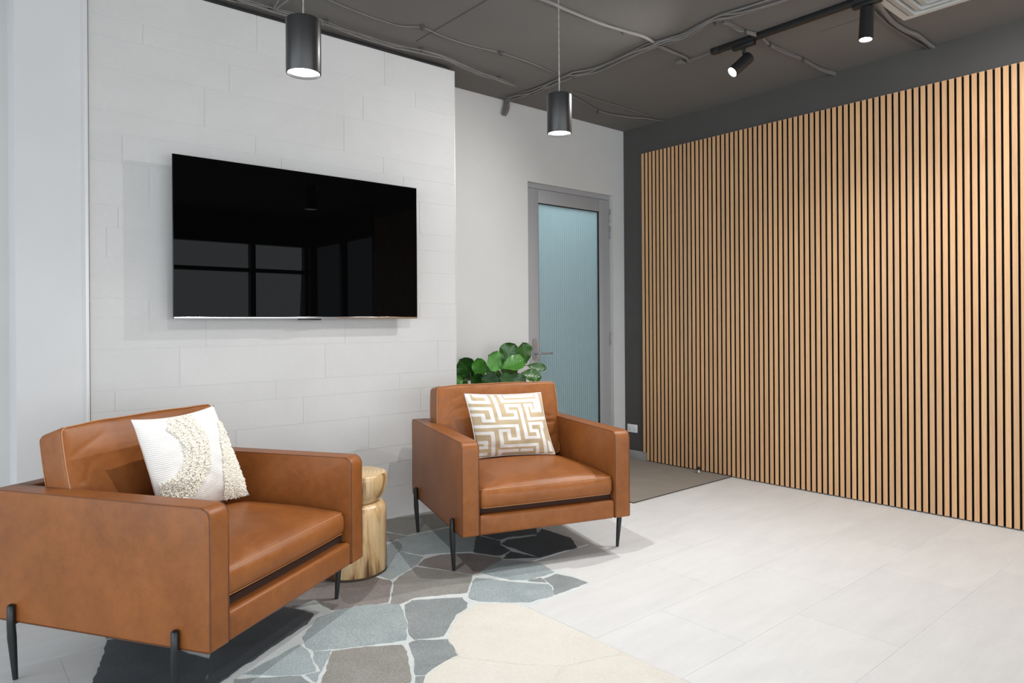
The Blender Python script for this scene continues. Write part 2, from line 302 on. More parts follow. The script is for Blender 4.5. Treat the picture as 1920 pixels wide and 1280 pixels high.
# ------------------------------------------------------------------ measured outlines (metres)
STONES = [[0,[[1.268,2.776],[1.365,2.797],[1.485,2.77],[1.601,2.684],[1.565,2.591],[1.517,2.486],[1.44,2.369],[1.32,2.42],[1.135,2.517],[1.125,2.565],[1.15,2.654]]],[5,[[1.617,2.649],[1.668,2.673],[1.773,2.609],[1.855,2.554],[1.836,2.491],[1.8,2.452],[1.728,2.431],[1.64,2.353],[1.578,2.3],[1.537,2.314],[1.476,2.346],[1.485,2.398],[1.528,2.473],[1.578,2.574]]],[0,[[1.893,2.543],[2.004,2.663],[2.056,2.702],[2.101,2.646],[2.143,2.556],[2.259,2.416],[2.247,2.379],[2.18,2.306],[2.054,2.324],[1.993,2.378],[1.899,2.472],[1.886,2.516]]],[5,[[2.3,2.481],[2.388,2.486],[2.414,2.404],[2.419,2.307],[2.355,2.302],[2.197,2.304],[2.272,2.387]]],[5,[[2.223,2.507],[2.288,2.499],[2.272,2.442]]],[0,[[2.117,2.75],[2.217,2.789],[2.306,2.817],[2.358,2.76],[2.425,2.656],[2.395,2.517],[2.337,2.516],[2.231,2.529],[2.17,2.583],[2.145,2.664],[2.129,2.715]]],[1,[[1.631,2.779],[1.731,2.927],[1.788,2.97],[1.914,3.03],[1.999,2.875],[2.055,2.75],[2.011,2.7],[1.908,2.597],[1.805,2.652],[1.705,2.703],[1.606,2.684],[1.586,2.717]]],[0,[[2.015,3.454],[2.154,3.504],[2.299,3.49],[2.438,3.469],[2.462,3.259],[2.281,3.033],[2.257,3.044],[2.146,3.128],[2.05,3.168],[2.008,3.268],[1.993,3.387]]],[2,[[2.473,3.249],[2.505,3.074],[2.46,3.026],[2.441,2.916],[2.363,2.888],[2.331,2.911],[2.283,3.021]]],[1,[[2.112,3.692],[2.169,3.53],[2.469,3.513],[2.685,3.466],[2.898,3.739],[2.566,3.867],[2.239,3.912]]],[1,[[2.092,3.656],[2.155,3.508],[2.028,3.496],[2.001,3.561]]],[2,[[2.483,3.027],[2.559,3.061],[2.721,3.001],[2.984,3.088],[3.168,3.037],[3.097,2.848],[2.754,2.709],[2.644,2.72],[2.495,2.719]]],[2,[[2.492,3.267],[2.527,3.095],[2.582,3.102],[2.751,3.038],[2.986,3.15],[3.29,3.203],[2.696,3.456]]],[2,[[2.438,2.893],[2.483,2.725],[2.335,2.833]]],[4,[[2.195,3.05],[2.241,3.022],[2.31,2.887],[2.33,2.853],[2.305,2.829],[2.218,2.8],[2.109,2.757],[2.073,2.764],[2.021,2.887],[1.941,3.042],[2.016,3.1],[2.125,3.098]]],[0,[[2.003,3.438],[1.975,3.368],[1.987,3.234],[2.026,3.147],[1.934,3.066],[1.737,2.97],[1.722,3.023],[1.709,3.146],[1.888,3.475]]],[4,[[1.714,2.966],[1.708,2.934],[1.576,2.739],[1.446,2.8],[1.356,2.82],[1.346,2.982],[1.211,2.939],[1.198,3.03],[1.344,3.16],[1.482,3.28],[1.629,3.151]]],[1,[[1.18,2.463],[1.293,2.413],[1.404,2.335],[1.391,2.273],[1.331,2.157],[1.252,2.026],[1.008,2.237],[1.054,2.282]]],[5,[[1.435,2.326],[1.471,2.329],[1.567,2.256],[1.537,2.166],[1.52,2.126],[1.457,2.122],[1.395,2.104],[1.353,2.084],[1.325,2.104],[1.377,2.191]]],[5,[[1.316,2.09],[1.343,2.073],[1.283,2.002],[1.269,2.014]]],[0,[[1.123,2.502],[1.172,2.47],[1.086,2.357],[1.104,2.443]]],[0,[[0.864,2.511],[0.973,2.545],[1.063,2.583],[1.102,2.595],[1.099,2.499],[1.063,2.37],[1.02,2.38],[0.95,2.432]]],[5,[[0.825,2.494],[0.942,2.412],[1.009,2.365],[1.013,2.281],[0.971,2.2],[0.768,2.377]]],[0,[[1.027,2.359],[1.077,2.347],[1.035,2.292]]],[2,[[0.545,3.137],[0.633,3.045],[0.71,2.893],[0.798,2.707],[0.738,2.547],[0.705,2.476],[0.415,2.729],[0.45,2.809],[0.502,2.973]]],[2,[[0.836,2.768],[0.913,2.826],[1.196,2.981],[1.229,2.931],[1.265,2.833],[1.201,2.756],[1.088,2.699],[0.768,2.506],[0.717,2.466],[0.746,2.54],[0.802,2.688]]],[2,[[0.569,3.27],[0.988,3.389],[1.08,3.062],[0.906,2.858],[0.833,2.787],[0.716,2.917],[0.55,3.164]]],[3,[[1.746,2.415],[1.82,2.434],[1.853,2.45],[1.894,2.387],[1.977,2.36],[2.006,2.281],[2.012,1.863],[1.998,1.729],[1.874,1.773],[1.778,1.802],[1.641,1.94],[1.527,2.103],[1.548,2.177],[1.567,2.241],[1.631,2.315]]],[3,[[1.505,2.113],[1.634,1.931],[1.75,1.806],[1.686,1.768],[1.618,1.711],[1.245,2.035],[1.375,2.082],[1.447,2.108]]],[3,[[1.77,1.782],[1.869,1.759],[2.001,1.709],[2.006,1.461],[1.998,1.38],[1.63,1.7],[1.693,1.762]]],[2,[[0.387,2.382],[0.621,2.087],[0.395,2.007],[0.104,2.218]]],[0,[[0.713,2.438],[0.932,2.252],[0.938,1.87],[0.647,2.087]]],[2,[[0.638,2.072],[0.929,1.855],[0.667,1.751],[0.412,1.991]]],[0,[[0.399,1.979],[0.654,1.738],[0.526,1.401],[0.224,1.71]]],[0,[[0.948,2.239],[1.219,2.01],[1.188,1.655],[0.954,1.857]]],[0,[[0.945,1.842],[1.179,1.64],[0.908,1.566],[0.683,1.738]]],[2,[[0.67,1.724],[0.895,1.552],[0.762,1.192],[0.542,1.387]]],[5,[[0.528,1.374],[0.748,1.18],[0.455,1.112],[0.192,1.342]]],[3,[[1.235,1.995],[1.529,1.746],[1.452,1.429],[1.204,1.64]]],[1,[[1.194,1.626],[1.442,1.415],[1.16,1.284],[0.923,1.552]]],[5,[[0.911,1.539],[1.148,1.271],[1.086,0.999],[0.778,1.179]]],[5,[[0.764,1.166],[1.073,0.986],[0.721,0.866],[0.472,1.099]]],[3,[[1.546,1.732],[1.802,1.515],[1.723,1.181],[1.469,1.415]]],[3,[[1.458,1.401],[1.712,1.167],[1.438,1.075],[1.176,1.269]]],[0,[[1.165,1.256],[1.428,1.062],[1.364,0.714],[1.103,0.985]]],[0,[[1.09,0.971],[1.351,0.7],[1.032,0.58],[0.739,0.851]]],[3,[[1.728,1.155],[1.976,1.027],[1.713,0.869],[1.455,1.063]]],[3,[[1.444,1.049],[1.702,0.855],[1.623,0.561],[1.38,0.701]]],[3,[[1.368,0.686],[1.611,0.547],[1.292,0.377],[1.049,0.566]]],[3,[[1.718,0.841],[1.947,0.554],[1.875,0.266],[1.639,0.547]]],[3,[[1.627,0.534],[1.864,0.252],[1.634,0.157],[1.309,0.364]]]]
PAVING = [[2.848,3.9],[2.848,2.707],[2.428,2.707],[2.428,2.285],[2.01,2.285],[2.01,0.2],[0.3,0.2],[0.3,2.3],[0.445,2.805],[0.515,3.01],[0.55,3.17],[0.62,3.9]]
CREAM_BED = [[1.752,2.422],[1.831,2.443],[1.863,2.459],[1.985,2.369],[2.009,2.289],[2.009,1.869],[2.009,1.463],[2.004,1.314],[1.575,1.657],[1.209,1.976],[1.373,2.087],[1.509,2.129],[1.563,2.245],[1.628,2.322]]
CABLES = {"main":[[3.502,4.169,3.012],[3.498,4.074,3.012],[3.535,3.899,3.012],[3.523,3.596,3.012],[3.513,3.451,3.012],[3.569,3.273,3.012],[3.532,2.867,3.012],[3.542,2.704,3.012],[3.565,2.54,3.012],[3.522,2.305,3.012],[3.537,2.175,3.012],[3.577,1.932,3.012],[3.592,1.824,3.012],[3.593,1.545,3.012]],"c1a":[[2.375,2.782,3.018],[2.628,2.763,3.018],[2.76,2.771,3.018],[3.023,2.77,3.018],[3.236,2.748,3.018],[3.386,2.726,3.018],[3.52,2.741,3.018]],"c1b":[[3.555,2.756,3.018],[3.74,2.761,3.018],[3.879,2.765,3.018],[3.957,2.786,3.018]],"feed":[[3.934,2.77,3.015],[3.941,2.704,3.015],[3.936,2.626,3.015],[3.943,2.574,3.015]],"c2a":[[3.546,2.321,3.018],[3.633,2.287,3.018],[3.755,2.292,3.018],[3.82,2.288,3.018],[3.909,2.266,3.018]],"c2b":[[3.977,2.262,3.018],[4.118,2.294,3.018],[4.297,2.293,3.018],[4.526,2.283,3.018],[4.766,2.289,3.018],[4.974,2.266,3.018]],"c3a":[[3.901,1.593,3.015],[4.146,1.622,3.015],[4.372,1.651,3.015],[4.564,1.648,3.015],[4.684,1.63,3.015],[4.881,1.637,3.015],[4.989,1.637,3.015]],"c3b":[[4.016,1.669,3.018],[4.146,1.665,3.018],[4.379,1.683,3.018],[4.657,1.682,3.018],[4.891,1.672,3.018],[5.014,1.66,3.018]],"left":[[1.17,3.804,3.0],[1.303,3.789,3.0],[1.383,3.771,3.0],[1.474,3.779,3.0],[1.578,3.771,3.0],[1.679,3.75,3.0],[1.78,3.757,3.0],[1.923,3.773,3.0],[2.11,3.789,3.0],[2.279,3.788,3.0],[2.438,3.758,3.0],[2.6,3.752,3.0],[2.804,3.793,3.0],[2.995,3.832,3.0],[3.149,3.843,3.0],[3.311,3.855,3.0]],"thin":[[1.631,3.505,3.024],[1.771,3.536,3.024],[1.949,3.561,3.024],[2.056,3.565,3.024],[2.167,3.558,3.024],[2.277,3.496,3.024],[2.441,3.521,3.024],[2.651,3.528,3.024],[2.881,3.497,3.024],[3.18,3.505,3.024],[3.449,3.547,3.024]],"thin2":[[3.85,3.801,3.02],[4.084,3.864,3.02],[4.276,3.925,3.02],[4.47,3.919,3.02],[4.653,3.869,3.02],[4.768,3.816,3.02],[4.951,3.768,3.02]],"thin3":[[3.798,3.732,3.024],[4.144,3.745,3.024],[4.472,3.746,3.024],[4.735,3.76,3.024]],"clips":[[2.264,3.476,3.02],[2.877,3.487,3.02],[3.235,2.755,3.02],[3.811,2.282,3.02],[4.107,2.288,3.02],[4.513,2.276,3.02],[4.276,3.925,3.02],[3.558,2.717,3.02],[3.55,2.324,3.02],[3.544,3.482,3.02]],"lclips":[[1.477,3.808,3.005],[1.302,3.828,3.005],[1.79,3.773,3.005],[2.44,3.761,3.005],[3.158,3.854,3.005]],"drop":[[3.54,4.215,3.031],[3.551,4.215,3.0],[3.529,4.215,2.961],[3.512,4.215,2.928],[3.506,4.215,2.906]],"jbox":[3.929,2.831,3.01]}
LEAVES = [[[3.31,4.02,0.927],[3.378,3.95,1.099],0.104,1],[[3.59,4.06,0.938],[3.543,4.05,1.104],0.079,1],[[3.215,3.92,0.918],[3.391,3.85,0.985],0.083,2],[[3.531,4.0,0.926],[3.673,3.92,0.902],0.043,1],[[3.398,3.93,0.868],[3.563,3.86,0.844],0.069,1],[[3.174,3.88,0.922],[3.006,3.8,1.032],0.093,3],[[3.023,4.0,0.862],[2.884,3.98,1.0],0.093,0],[[3.061,3.95,0.851],[2.998,3.92,1.007],0.069,2],[[3.19,3.87,0.789],[2.953,3.82,0.876],0.076,4],[[3.321,3.86,0.774],[3.122,3.83,0.866],0.076,4],[[3.231,3.9,0.856],[3.391,3.84,0.794],0.083,0],[[2.833,3.97,0.775],[2.845,3.96,0.897],0.062,2],[[3.063,4.06,0.841],[2.872,4.05,0.934],0.066,0],[[3.092,3.93,0.776],[2.914,3.88,0.875],0.076,0],[[3.529,4.1,0.871],[3.338,4.08,0.923],0.076,0],[[3.325,4.04,0.851],[3.128,4.0,0.904],0.076,0],[[3.512,4.08,0.94],[3.376,4.1,0.987],0.076,0],[[3.096,3.86,0.765],[2.933,3.8,0.826],0.062,0],[[3.512,3.98,0.761],[3.378,3.95,0.853],0.069,0],[[2.959,4.0,0.765],[2.912,4.0,0.837],0.055,1],[[3.313,3.95,0.712],[3.088,3.85,0.766],0.076,0],[[3.313,3.95,0.712],[3.419,3.9,0.716],0.076,0],[[3.048,3.95,0.715],[2.931,3.95,0.708],0.076,1],[[3.38,3.98,0.623],[3.502,3.92,0.601],0.076,1],[[3.151,3.98,0.642],[2.95,3.9,0.635],0.076,0]]

# ================================================================== SETTING
XW, YB, ZC = 4.968, 4.235, 3.03
root = bpy.data.objects.new('floor', None); C.objects.link(root); struct(root, 'pale tiled floor with an inlaid crazy paved stone area and a strip of carpet')
mkbox('subfloor', (-4, XW + .1, -4, 4.6, -.08, -.0011), M['floor_grout'], root)
bm = bmesh.new(); rh, tw, g = .4103, .82, .0022
for k in range(-13, 9):
    y0 = 1.06 + k * rh; y1 = y0 + rh
    off = 3.25 if k % 2 else 3.66
    for j in range(-10, 4):
        x0 = off + j * tw; x1 = x0 + tw
        a, b_, c_, d_ = max(x0 + g / 2, -4), min(x1 - g / 2, XW), max(y0 + g / 2, -4), min(y1 - g / 2, 4.235)
        if b_ - a < .01 or d_ - c_ < .01: continue
        vs = [bm.verts.new(p) for p in ((a, c_, 0), (b_, c_, 0), (b_, d_, 0), (a, d_, 0))]; bm.faces.new(vs)
        lo = [bm.verts.new(p) for p in ((a, c_, -.0025), (b_, c_, -.0025), (b_, d_, -.0025), (a, d_, -.0025))]
        for q in range(4): bm.faces.new((vs[q], lo[q], lo[(q + 1) % 4], vs[(q + 1) % 4]))
obj('floor_tiles', bm, M['floor_tile'], root)
def rough_poly(pts, amp, step=.018, seed=0, skip=None):
    out = []; n = len(pts)
    for i in range(n):
        a, b = Vector((*pts[i], 0)), Vector((*pts[(i + 1) % n], 0)); l = (b - a).length; k = max(1, int(l / step)); nr = Vector((-(b - a).y, (b - a).x, 0)).normalized() if l > 0 else Vector()
        for q in range(k):
            p = a.lerp(b, q / k); d = noise.noise(Vector((p.x * 22, p.y * 22, seed))) * amp + noise.noise(Vector((p.x * 80, p.y * 80, seed + 5))) * amp * .5
            if q == 0: out.append(p)
            else: out.append(p + nr * d)
    return out
def slab(bm, pts, z0, z1, bev=0, mat=0):
    area = sum(pts[i].x * pts[(i + 1) % len(pts)].y - pts[(i + 1) % len(pts)].x * pts[i].y for i in range(len(pts)))
    if area < 0: pts = pts[::-1]
    t = [bm.verts.new((p.x, p.y, z1)) for p in pts]; l = [bm.verts.new((p.x, p.y, z0)) for p in pts]
    bm.faces.new(t).material_index = mat
    for i in range(len(pts)): bm.faces.new((l[i], l[(i + 1) % len(pts)], t[(i + 1) % len(pts)], t[i])).material_index = mat
bm = bmesh.new(); slab(bm, [Vector((*p, 0)) for p in PAVING], -.002, .0012); obj('grout_bed', bm, M['paving_grout'], root)
bm = bmesh.new(); slab(bm, [Vector((*p, 0)) for p in CREAM_BED], -.002, .0018); obj('cream_bed', bm, M['cream_grout'], root)
bm = bmesh.new()
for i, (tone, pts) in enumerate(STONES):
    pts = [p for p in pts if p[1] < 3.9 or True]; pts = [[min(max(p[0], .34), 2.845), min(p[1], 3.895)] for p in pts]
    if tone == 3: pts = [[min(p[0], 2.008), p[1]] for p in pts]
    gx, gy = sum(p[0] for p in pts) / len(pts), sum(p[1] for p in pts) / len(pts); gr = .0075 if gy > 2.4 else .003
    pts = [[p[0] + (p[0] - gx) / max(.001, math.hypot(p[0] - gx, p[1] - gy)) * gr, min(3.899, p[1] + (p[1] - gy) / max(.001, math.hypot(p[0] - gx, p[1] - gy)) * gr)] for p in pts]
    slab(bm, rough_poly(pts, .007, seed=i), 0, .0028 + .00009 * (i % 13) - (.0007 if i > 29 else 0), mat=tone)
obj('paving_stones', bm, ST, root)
mkbox('carpet', (3.732, XW, 3.112, YB, -.002, .005), M['carpet'], root)
bm = bmesh.new(); box(bm, 3.728, 3.7325, 3.108, YB, -.001, .0065); box(bm, 3.728, XW, 3.108, 3.1125, -.001, .0065); obj('carpet_edge', bm, M['groove'], root)

o = struct(mkbox('ceiling', (-4, XW + .1, -4, 4.6, ZC, ZC + .1), M['ceiling_paint']), 'dark grey painted ceiling')
bm = bmesh.new(); box(bm, 2.36, 2.364, 0, 3.7, ZC - .002, ZC + .001); box(bm, 1.13, 1.134, -1, 3.7, ZC - .002, ZC + .001); box(bm, 4.2, 4.203, -1, 2.0, ZC - .001, ZC + .001); obj('ceiling_joint', bm, M['groove'], o)
# back wall with door opening x 3.768..4.835, top 2.415
DX0, DX1, DZ = 3.770, 4.815, 2.417
bm = bmesh.new(); box(bm, 2.70, DX0, YB, YB + .14, 0, ZC); box(bm, DX1, XW + .1, YB, YB + .14, 0, ZC); box(bm, DX0, DX1, YB, YB + .14, DZ, ZC); box(bm, .2, 2.75, YB, YB + .14, 0, ZC)
struct(obj('wall_back', bm, M['wall_paint']), 'light grey painted back wall around the glazed door')
struct(mkbox('wall_right', (XW, XW + .12, -1.32, 4.3, 0, ZC), M['dark_paint']), 'dark charcoal wall behind the timber slats')
struct(mkbox('baseboard_right', (XW - .012, XW, 3.975, YB, 0, .078), M['skirting'], bev=.002), 'grey skirting board below the power outlet')
struct(mkbox('baseboard_back', (DX1 + .02, XW, YB - .012, YB, 0, .078), M['skirting'], bev=.002), 'short grey skirting board right of the door')
# feature wall
FX0, FX1, FY, FZ = .611, 2.797, 3.902, 2.998
fr = bpy.data.objects.new('wall_feature', None); C.objects.link(fr); struct(fr, 'pale concrete-look tiled feature wall behind the television')
mkbox('wall_core', (FX0, FX1, FY + .0016, YB, 0, FZ - .002), M['tile_grout'], fr)
Zs = [0, .205, .36, .465, .67, .826, .93, 1.135, 1.291, 1.388, 1.592, 1.743, 1.851, 2.063, 2.211, 2.316, 2.528, 2.683, 2.784, FZ]
Js = [1.0, 1.45, .9, 1.305, .876, .716, 1.017, 1.149, .873, 1.3, 1.5, .736, .876, .755, 1.424, 1.149, 1.281, .852, 1.434]
bm = bmesh.new(); g = .0024
for z0, z1, j in zip(Zs, Zs[1:], Js):
    xs = [FX0 - .0] + [x for x in [j + k * .816 for k in range(-2, 4)] if FX0 + .02 < x < FX1 - .02] + [FX1]
    for a, b in zip(xs, xs[1:]): box(bm, a + g / 2 * (a > FX0), b - g / 2 * (b < FX1), FY, FY + .004, z0 + g / 2, z1 - g / 2 if z1 < FZ else z1)
obj('wall_tiles', bm, M['feature_tile'], fr)
bm = bmesh.new(); box(bm, FX1, FX1 + .004, FY - .002, YB, 0, FZ); obj('corner_trim', bm, M['edge_trim'], fr)
struct(mkbox('trim_1', (.593, .608, FY - .008, FY + .05, 0, ZC), M['edge_trim'], bev=.002), 'thin pale metal edge strip left of the feature wall')
struct(mkbox('wall_pier', (.316, .593, FY, 5.4, 0, ZC), M['white_paint']), 'white pier at the left edge of the feature wall')
struct(mkbox('wall_left', (-4, -3.9, -4, 5.5, 0, .25), M['wall_paint']), 'low wall under the side glazing')
struct(mkbox('wall_far', (-4, .316, 5.3, 5.4, 0, ZC), M['white_paint']), 'white wall behind the pier')
o = struct(mkbox('trim_2', (.2, 2.748, FY + .02, YB, 2.9, 3.022), M['channel']), 'dark steel channel above the feature wall')
# shopfront behind the camera
bm = bmesh.new()
for x in (-3.9, -2.3, -.7, .9, 2.5, 4.0, 4.9): box(bm, x - .04, x + .04, -3.62, -3.5, 0, ZC)
box(bm, -4, XW, -3.62, -3.5, 2.55, ZC); box(bm, -4, XW, -3.62, -3.5, 0, .12); box(bm, -4, XW, -3.62, -3.5, 2.1, 2.16)
struct(obj('window_1', bm, M['black_metal']), 'shopfront window frame')
bm = bmesh.new()
for y in (-3.5, -1.6, .3, 2.2, 4.1): box(bm, -3.98, -3.9, y - .04, y + .04, .25, ZC)
box(bm, -3.98, -3.9, -3.6, 5.4, 2.6, ZC)
struct(obj('window_2', bm, M['black_metal']), 'side window frame')
bm = bmesh.new()
for y in (-3.5, -2.4, -1.36): box(bm, XW, XW + .1, y - .04, y + .04, 0, ZC)
box(bm, XW, XW + .1, -3.6, -1.32, 2.55, ZC); box(bm, XW, XW + .1, -3.6, -1.32, 0, .12)
struct(obj('window_3', bm, M['black_metal']), 'window frame beyond the end of the slatted wall')
struct(mkbox('ground', (-30, 30, -30, -3.62, -.3, -.1), M['subfloor']), 'pavement outside the shopfront')

# ------------------------------------------------------------------ slatted panelling
t = thing('slat_wall_panelling', 'oak slatted acoustic panelling covering the dark right-hand wall', 'wall panelling', (XW, 4.007, 0))
PIT, SWD = .0411, .0283
bm = bmesh.new()
for k in range(129):
    y1 = -k * PIT; y0 = y1 - SWD; z0 = .080 if k == 0 else (.012 if k < 22 else .008)
    s = bmesh.new(); box(s, -.021, -.009, y0, y1, z0, 2.776)
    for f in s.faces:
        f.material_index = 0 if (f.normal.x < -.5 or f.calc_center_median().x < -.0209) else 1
    vm = {v: bm.verts.new(v.co) for v in s.verts}
    for f in s.faces: bm.faces.new([vm[v] for v in f.verts]).material_index = f.material_index
    s.free()
obj('slats', bm, [M['slat'], M['felt']], t)
mkbox('felt_backing', (-.009, 0, -129 * PIT, -.002, .082, 2.772), M['felt'], t)
mkbox('felt_foot', (-.009, 0, -129 * PIT, -.034, .006, .083), M['felt'], t)

# ------------------------------------------------------------------ door
d = bpy.data.objects.new('door_1', None); C.objects.link(d); d.location = (0, 0, 0); struct(d, 'grey aluminium framed door with reeded frosted glass')
y0, y1 = YB + .038, YB + .083
bm = bmesh.new(); lx0, lx1, lz = 3.775, 4.807, 2.375
gx0, gx1, gz0, gz1 = 3.922, 4.672, .18, 2.262
box(bm, lx0, gx0, y0, y1, .008, lz, .002); box(bm, gx1, lx1, y0, y1, .008, lz, .002); box(bm, gx0, gx1, y0, y1, gz1, lz, .002); box(bm, gx0, gx1, y0, y1, .008, gz0, .002)
obj('door_leaf_frame', bm, M['alu'], d, 35)
bm = bmesh.new(); box(bm, DX0, DX1, y0 + .006, y1 + .04, lz + .004, DZ + .001); box(bm, lx1 + .004, DX1, y0 + .006, y1 + .04, 0, DZ); box(bm, DX0 - .001, lx0 - .001, y0 + .006, y1 + .04, 0, DZ); obj('door_jamb', bm, M['alu'], d)
bm = bmesh.new()
for b in ((gx0, gx0 + .006, gz0, gz1), (gx1 - .010, gx1, gz0, gz1)): box(bm, b[0], b[1], y0 + .006, y0 + .03, b[2], b[3])
box(bm, gx0, gx1, y0 + .006, y0 + .03, gz1 - .007, gz1); obj('glazing_gasket', bm, M['rubber'], d)
mkbox('glass_pane', (gx0, gx1, y0 + .018, y0 + .026, gz0, gz1), M['door_glass'], d)
bm = bmesh.new(); P = []
for k in range(33):
    a = math.pi * 2 * k / 32; P.append(Vector((.026 * math.cos(a), 0, .026 * math.sin(a) + (.06 if math.sin(a) > 0 else -.06))))
def plate(cx, cz, hh, w, yf, th, name, mat, parent):
    bm = bmesh.new(); pts = []
    for k in range(32):
        a = 2 * math.pi * (k + .5) / 32; pts.append((cx + w * math.cos(a), cz + w * math.sin(a) + math.copysign(hh - w, math.sin(a))))
    A = [bm.verts.new((x, yf - th, z)) for x, z in pts]; B = [bm.verts.new((x, yf, z)) for x, z in pts]
    bm.faces.new(A[::1]); bm.faces.new(B[::-1])
    for k in range(32): bm.faces.new((A[k], B[k], B[(k + 1) % 32], A[(k + 1) % 32]))
    bmesh.ops.recalc_face_normals(bm, faces=bm.faces[:]); return obj(name, bm, mat, parent, 40)
hp = plate(3.868, 1.038, .088, .024, y0, .009, 'handle_plate', M['steel_dark'], d)
bm.free()
bm = bmesh.new(); cyl(bm, (3.868, y0 - .009, 1.075), (3.868, y0 - .016, 1.075), .012, 20); obj('lock_cylinder', bm, M['chrome'], hp)
bm = bmesh.new(); tube(bm, smooth_path([(3.868, y0 - .009, 1.0), (3.868, y0 - .05, 1.0), (3.88, y0 - .057, 1.0), (4.018, y0 - .057, .998)], 4), .0085, 12); obj('lever_handle', bm, M['steel_dark'], hp)
for z0, z1 in ((2.179, 2.292), (2.024, 2.14), (1.05, 1.163)):
    bm = bmesh.new(); cyl(bm, (4.810, y0 - .006, z0), (4.810, y0 - .006, z1), .0075, 12); cyl(bm, (4.810, y0 - .006, z0 + .038), (4.810, y0 - .006, z0 + .076), .0085, 12); obj('hinge', bm, M['alu'], d)
# room behind the door
bm = bmesh.new(); box(bm, 3.2, 3.25, YB + .14, 7, 0, ZC); box(bm, 5.4, 5.45, YB + .14, 7, 0, ZC); box(bm, 3.2, 5.45, 7, 7.05, 0, ZC); box(bm, 3.2, 5.45, YB + .14, 7, ZC, ZC + .05); box(bm, 3.2, 5.45, YB + .14, 7, -.05, -.003)
struct(obj('wall_next_room', bm, M['wall_paint']), 'plain room beyond the frosted door')
area_light('door_glass_fill_light', (4.2, 5.0, 2.95), .6, 1.2, 55, (.92, .98, 1), (0, 0, -1))  # unseen lamp, added to light the frosted glass from above

# ------------------------------------------------------------------ television
TX0, TX1, TZ0, TZ1, TY = .9625, 2.424, 1.2865, 2.129, 3.802
t = thing('wall_television', 'large flat black television mounted on the pale tiled feature wall', 'television', ((TX0 + TX1) / 2, TY, TZ0))
w, h = (TX1 - TX0) / 2, TZ1 - TZ0
mkbox('casing', (-w, w, .001, .012, 0, h), M['bezel'], t, bev=.001)
mkbox('rear_housing', (-w * .62, w * .62, .012, .040, .06, h * .72), M['tv_back'], t, bev=.006)
mkbox('screen', (-w + .003, w - .003, -.0008, .002, .012, h - .003), M['screen'], t)
mkbox('lower_trim', (-w + .002, w - .002, -.002, .002, .0, .0105), M['silver'], t, bev=.001)
mkbox('sensor_tab', (-.07, .07, -.002, .006, -.009, .0), M['bezel'], t, bev=.001)
mkbox('wall_mount', (-.25, .25, .040, FY - TY, .2, .55), M['black_metal'], t)

# ------------------------------------------------------------------ pendants
def spot_light(name, loc, direction, energy, angle, blend, rad, parent=None, color=(1, .993, .985)):
    l = bpy.data.lights.new(name, 'SPOT'); l.energy = energy; l.spot_size = math.radians(angle); l.spot_blend = blend; l.shadow_soft_size = rad; l.color = color
    o = bpy.data.objects.new(name, l); C.objects.link(o); o.location = loc; o.rotation_euler = Vector(direction).to_track_quat('-Z', 'Y').to_euler()
    if parent: o.parent = parent
    return o
def pendant(x, y, z, label, energy, rad=.0595, hh=.188):
    t = thing('pendant_light', label, 'pendant light', (x, y, z), group='black cylinder pendants')
    bm = bmesh.new(); prof = [(rad - .004, .012), (rad - .004, 0), (rad - .001, 0), (rad, .002), (rad, hh - .003), (rad - .003, hh), (.006, hh)]
    lathe(bm, prof, 64, cap0=True, cap1=True); obj('cylinder_shade', bm, M['pendant_black'], t, 40)
    bm = bmesh.new(); lathe(bm, [(rad - .0045, .0105), (rad - .0045, .0085)], 48, cap0=True); bmesh.ops.recalc_face_normals(bm, faces=bm.faces[:]); obj('diffuser', bm, M['lamp'], t)
    bm = bmesh.new(); H = ZC - z - .02; n = 60
    for s in (0, math.pi): tube(bm, [(math.cos(i * .9 + s) * .0014, math.sin(i * .9 + s) * .0014, hh + (H - hh) * i / n) for i in range(n + 1)], .0018, 6)
    obj('cord', bm, M['cord'], t)
    bm = bmesh.new(); lathe(bm, [(.045, ZC - z - .025), (.048, ZC - z - .02), (.048, ZC - z)], 32); obj('ceiling_canopy', bm, M['pendant_black'], t, 40)
    spot_light('pendant_lamp', (0, 0, -.004), (0, 0, -1), energy, 162, 1.0, 0.0, t)
    return t
pendant(1.012, 2.310, 2.127, 'black cylinder pendant lamp hanging higher in view, in front of the tiled wall', 60)
pendant(2.335, 2.390, 2.162, 'black cylinder pendant lamp hanging in front of the plain back wall', 60)

